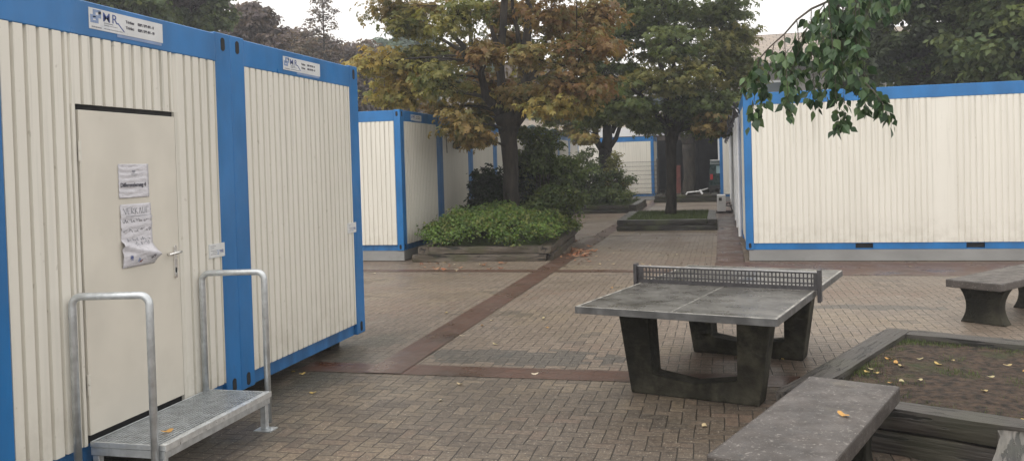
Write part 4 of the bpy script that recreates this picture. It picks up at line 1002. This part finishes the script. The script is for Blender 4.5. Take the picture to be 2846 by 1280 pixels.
for k in range(26):
    x, y = gp(random.uniform(1150, 1420), random.gauss(738, 8)); fallen(random.choice(FO+FW), x, y, .012, 'dry leaf on the paving in front of the ground cover planter', 'leaves before the ground cover planter', random.uniform(.5, 1.2))
for k in range(44):
    x, y = gp(random.uniform(1560, 2040), random.uniform(650, 742)); fallen(random.choice(FB+FW), x, y, .012, 'small dark or pale leaf on the paving in front of the green tree planter', 'leaves before the green tree planter', random.uniform(.5, 1.))
for px, py in ((870, 1093), (1278, 1068), (1487, 1040), (1958, 1185), (1225, 1113), (1340, 905), (1367, 891), (1510, 885), (1284, 934), (1376, 957), (815, 1035), (840, 1040), (1520, 911), (2175, 1000), (1700, 800), (1240, 870), (2660, 1145), (1040, 760), (1290, 770), (1305, 764), (2320, 742), (2530, 741), (2700, 731)):
    x, y = gp(px, py); fallen(random.choice(FY+FW), x, y, .004, 'lone leaf on the open paving of the courtyard', 'lone leaves on the open paving', random.uniform(.6, 1.1))

# ------------------------------------------------------------------ far end: garage building, van, fence, odds and ends
YB = 46.
bt_ = thing('school_building', 'white banded building with a dark open garage at the far end of the courtyard', 'building', (0, YB, 0))
q = MB(); q.box(-16, 6.5, -.25, .3, 3.20, 3.68); q.build('white_band', M['render_white'], bt_)
q = MB(); q.box(-16, 6.5, -.05, 9.8, 3.69, 4.25); q.build('coping', M['render_beige'], bt_)
q = MB(); q.box(-16, 6.5, -.10, .25, 2.93, 3.19); q.build('lintel', M['brown_beam'], bt_)
q = MB(); q.box(-.14, .14, -.12, .25, 0, 2.92); q.box(-16, -9, -.1, .25, 0, 2.92); q.box(3.6, 6.5, -.1, .25, 0, 2.92); q.build('pillar', M['render_white'], bt_)
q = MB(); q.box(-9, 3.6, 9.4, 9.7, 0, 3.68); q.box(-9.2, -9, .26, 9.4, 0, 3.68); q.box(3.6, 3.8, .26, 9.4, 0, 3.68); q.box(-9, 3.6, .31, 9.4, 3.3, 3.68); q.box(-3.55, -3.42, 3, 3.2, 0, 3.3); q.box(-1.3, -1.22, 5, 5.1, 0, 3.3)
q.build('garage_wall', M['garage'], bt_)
q = MB(); q.box(-16, 6.5, 2., 9.8, 4.26, 6.0); q.build('upper_wall', M['stone_wall'], bt_)
for xx in (-10.5, -8.3, -6.1, -3.9, -1.7, .5):
    q = MB(); q.box(xx, xx+1.6, 1.95, 1.99, 4.55, 5.6); w = q.build('window', M['white'], bt_); q = MB(); q.box(xx+.1, xx+1.5, 1.93, 1.948, 4.65, 5.5); q.build('pane', M['glass'], w)
# pale building with scaffold further left
pb = thing('pale_house', 'pale pinkish house with scaffolding glimpsed between the tree trunks', 'building', (-15.5, 56, 0))
q = MB(); q.box(0, 6, 0, 8, 0, 7.2); q.build('wall', M['pink'], pb)
q = MB()
for xx in (.8, 3.4):
    q.box(xx, xx+1.5, -.04, -.004, 3.6, 5.2)
w = q.build('window', M['white'], pb)
q = MB(); q.prism([(-.4, 7.2), (6.4, 7.2), (6.4, 7.35), (3, 9.6), (-.4, 7.35)], lambda a, b: (a, -.4, b), lambda a, b: (a, 8.4, b)); q.build('roof', M['brown_beam'], pb)
scf = thing('scaffold', 'steel scaffold with blue netting scraps before the pale house', 'scaffold', (-15.5, 55, 0))
q = MB()
for xx in (0, 1.6, 3.2, 4.8, 6.2):
    q.tube([(xx, 0, 0), (xx, 0, 7)], .04, 6); q.tube([(xx, .8, 0), (xx, .8, 7)], .04, 6)
for zz in (2, 3.2, 4, 5.2, 6): q.tube([(0, 0, zz), (6.2, 0, zz)], .035, 6)
q.build('poles', M['galv'], scf)
q = MB(); q.box(0, 6.2, 0, .8, 3.95, 4.02); q.box(0, 6.2, 0, .8, 1.95, 2.02); q.build('deck', M['sleeper_brown'], scf)
q = MB(); q.box(3.3, 3.9, -.06, -.05, 3.1, 4.5); q.box(5.0, 6.1, -.06, -.05, 3.6, 4.2); q.box(1.2, 1.5, -.06, -.05, 4.1, 5.1); q.build('netting', M['blue'], scf)

# tiled house on the right
th = thing('tiled_house', 'house with beige tiled roof behind the right cabin, half hidden by birch twigs', 'building', (1.0, 40, 0))
q = MB(); q.box(0, 11, 0, 7, 0, 6.1); q.build('wall', M['stone_wall'], th)
rm = MB(); rm.add([(0, -1.5, 0), (12, -1.5, 0), (12, 2.35, 0), (0, 2.35, 0), (0, -1.5, -.14), (12, -1.5, -.14), (12, 2.35, -.14), (0, 2.35, -.14)], [(0, 1, 2, 3), (7, 6, 5, 4), (0, 4, 5, 1), (1, 5, 6, 2), (2, 6, 7, 3), (3, 7, 4, 0)])
rf = rm.build('roof', M['tiles'], th); rf.location = (-.5, .6, 6.66); rf.rotation_euler = (R(27), 0, 0)
rf2 = link('roof', rf.data, th); rf2.location = (11.5, 4.75, 6.66); rf2.rotation_euler = (R(27), 0, PI)
q = MB(); q.tube([(-.5, -.80, 5.93), (11.5, -.80, 5.93)], .08, 8); q.build('gutter', M['net'], th)
for xx in (.9, 3.6, 6.3):
    q = MB(); q.box(xx, xx+1.4, -.05, -.004, 4.1, 5.3); w = q.build('window', M['white'], th); q = MB(); q.box(xx+.1, xx+1.3, -.065, -.051, 4.2, 5.2); q.build('pane', M['glass'], w)

# van in the garage mouth
v = thing('van', 'dark green van with a red tail light parked in the garage mouth', 'van', (-.58, 43.2, 0))
m = MB(); prof = [(0, .38), (.03, 1.0), (.10, 1.62), (.2, 1.78), (3.1, 1.80), (3.8, 1.15), (4.6, 1.0), (4.7, .4)]
m.prism(prof, lambda a, b: (0 if b < 1.1 else .06, a, b), lambda a, b: (1.72 if b < 1.1 else 1.66, a, b)); m.build('body', M['van'], v, bevel=.05)
for y_ in (.85, 3.8):
    for x_ in (.0, 1.52):
        m = MB(); m.tube([(x_, y_, .32), (x_+.2, y_, .32)], .32, 20); wo = m.build('wheel', M['rubber'], v, bevel=.02)
        m = MB(); m.tube([(x_-.005, y_, .32), (x_+.205, y_, .32)], .19, 14); m.build('rim', M['galv'], wo)
for x_ in (.05, 1.55):
    m = MB(); m.box(x_, x_+.13, -.03, .06, .85, 1.12); m.build('tail_light', M['red'], v, bevel=.01)
m = MB(); m.add([(.35, .045, 1.15), (.82, .045, 1.15), (.82, .085, 1.52), (.35, .085, 1.52), (.35, .06, 1.15), (.82, .06, 1.15), (.82, .11, 1.52), (.35, .11, 1.52)], [(0, 1, 2, 3), (4, 7, 6, 5), (0, 4, 5, 1), (3, 2, 6, 7), (0, 3, 7, 4), (1, 5, 6, 2)]); m.build('rear_window', M['van_glass'], v)
m = MB(); m.box(.9, 1.5, .045, .075, 1.15, 1.5); m.build('rear_window', M['van_glass'], v)
m = MB(); m.box(.05, 1.67, .06, .12, 1.79, 1.83); m.build('roof_bar', M['white'], v)
m = MB(); m.box(.02, 1.70, -.10, .04, .36, .56); m.build('bumper', M['rubber'], v, bevel=.02)
# red sheet
m = MB(); m.box(-2.2, -1.93, 42.3, 42.36, 0, 1.56); m.box(-2.22, -1.91, 42.28, 42.38, 1.5, 1.6); tag(m.build('red_board', M['redpanel'], None), 'dull red board standing behind the green tree trunk', 'board')
# mesh fence
fe = thing('mesh_fence', 'dark wire mesh fence panel in front of the far cabin', 'fence', (-4.9, 39.6, 0))
m = MB()
for k in range(9): m.tube([(0, 0, .22+k*.2), (2.05, 0, .22+k*.2)], .008, 5)
for k in range(42): m.tube([(k*.05, 0, .15), (k*.05, 0, 1.86)], .0035, 4, cap=False)
m.build('mesh', M['net'], fe)
for x_ in (0, 2.05):
    m = MB(); m.box(x_-.03, x_+.03, .02, .08, 0, 1.95); m.build('post', M['net'], fe)
# air conditioner unit
ac = thing('outdoor_unit', 'white heat pump box on a bracket beside the right cabins', 'outdoor unit', (0, 30, 0))
m = MB(); m.box(-.16, .13, 0, .75, .06, .62); m.build('case', M['white'], ac, bevel=.015)
m = MB(); m.box(-.10, .0, -.006, -.001, .43, .54); m.build('grille', M['net'], ac)
m = MB(); m.box(-.2, .33, .05, .11, 0, .055); m.box(-.2, .33, .6, .66, 0, .055); m.build('bracket', M['net'], ac)
m = MB(); m.tube([(.13, .1, .3), (.25, .12, .35), (.3, .1, .2), (.35, .15, .05), (.22, -.1, .03)], .022, 6); m.tube([(.13, .2, .25), (.28, .2, .22), (.38, .2, .3)], .022, 6); m.build('hose', M['cable'], ac)
# pale debris on the far planter
m = MB(); A = Vector((-1.45, 39.0, .40)); m.tube([A, A+Vector((.45, 0, .04)), A+Vector((.85, .1, .16))], [.035, .03, .02], 6); m.tube([A+Vector((.5, 0, .1)), A+Vector((.62, -.05, -.08))], .045, 6); m.tube([A+Vector((-.02, 0, .02)), A+Vector((-.1, 0, -.1))], .04, 6)
tag(m.build('debris', M['white'], None), 'broken white plastic piece lying on the farthest planter', 'debris')
# rolled tarp on the roofs of the far cabin row
m = MB(); m.tube([(XM+.05, 27.6+k*.5, 3.06+.05*math.sin(k*1.7)) for k in range(20)], .09, 8); tag(m.build('tarpaulin', mat('dark_tarp', (.03, .06, .06), .6, .3), None, smooth=True), 'dark green tarpaulin roll sagging along the far cabin roofs', 'tarpaulin')

# ------------------------------------------------------------------ light and sky
SUN_EL, SUN_AZ = R(58), R(208)     # azimuth measured clockwise from +Y: the soft light comes from behind left of the viewer
wd = bpy.data.worlds.new('World'); sc.world = wd; wd.use_nodes = True; nt = wd.node_tree
sky = nt.nodes.new('ShaderNodeTexSky'); sky.sky_type = 'NISHITA'; sky.sun_disc = False; sky.sun_elevation = SUN_EL; sky.sun_rotation = SUN_AZ
sky.air_density = 1.0; sky.dust_density = 6.0; sky.ozone_density = 1.0
hs = nt.nodes.new('ShaderNodeHueSaturation'); hs.inputs['Saturation'].default_value = .16
nt.links.new(sky.outputs[0], hs.inputs['Color']); cl_ = nt.nodes.new('ShaderNodeMix'); cl_.data_type = 'RGBA'; cl_.inputs[0].default_value = .8; nt.links.new(hs.outputs[0], cl_.inputs[6])
cl_.inputs[7].default_value = (8.0, 7.75, 7.45, 1)     # even white cloud deck over the clear sky
bg = nt.nodes['Background']; nt.links.new(cl_.outputs[2], bg.inputs[0]); bg.inputs[1].default_value = .13
sl = bpy.data.lights.new('sun', 'SUN'); so = bpy.data.objects.new('sun', sl); COL.objects.link(so); sl.energy = 1.0; sl.angle = R(36); sl.color = (1., .965, .91)
dirv = Vector((math.sin(SUN_AZ)*math.cos(SUN_EL), math.cos(SUN_AZ)*math.cos(SUN_EL), math.sin(SUN_EL)))
so.rotation_euler = dirv.to_track_quat('Z', 'Y').to_euler(); so.location = dirv*60
vs_ = sc.view_settings; vs_.view_transform = 'Standard'; vs_.look = 'None'; vs_.exposure = .60; vs_.gamma = 1; vs_.use_curve_mapping = False
sc.render.engine = 'CYCLES'; sc.cycles.max_bounces = 6

hz = MB(); hz.box(-60, 60, -6, 80, -1, 16)
hm = bpy.data.materials.new('haze_air'); hm.use_nodes = True; hn = hm.node_tree; hn.nodes.remove(hn.nodes['Principled BSDF'])
pv = hn.nodes.new('ShaderNodeVolumePrincipled'); pv.inputs['Color'].default_value = (.93, .95, 1, 1); pv.inputs['Density'].default_value = .0022; pv.inputs['Anisotropy'].default_value = .3
hn.links.new(pv.outputs[0], hn.nodes['Material Output'].inputs['Volume'])
tag(hz.build('haze', hm, None), None, None, kind='stuff')
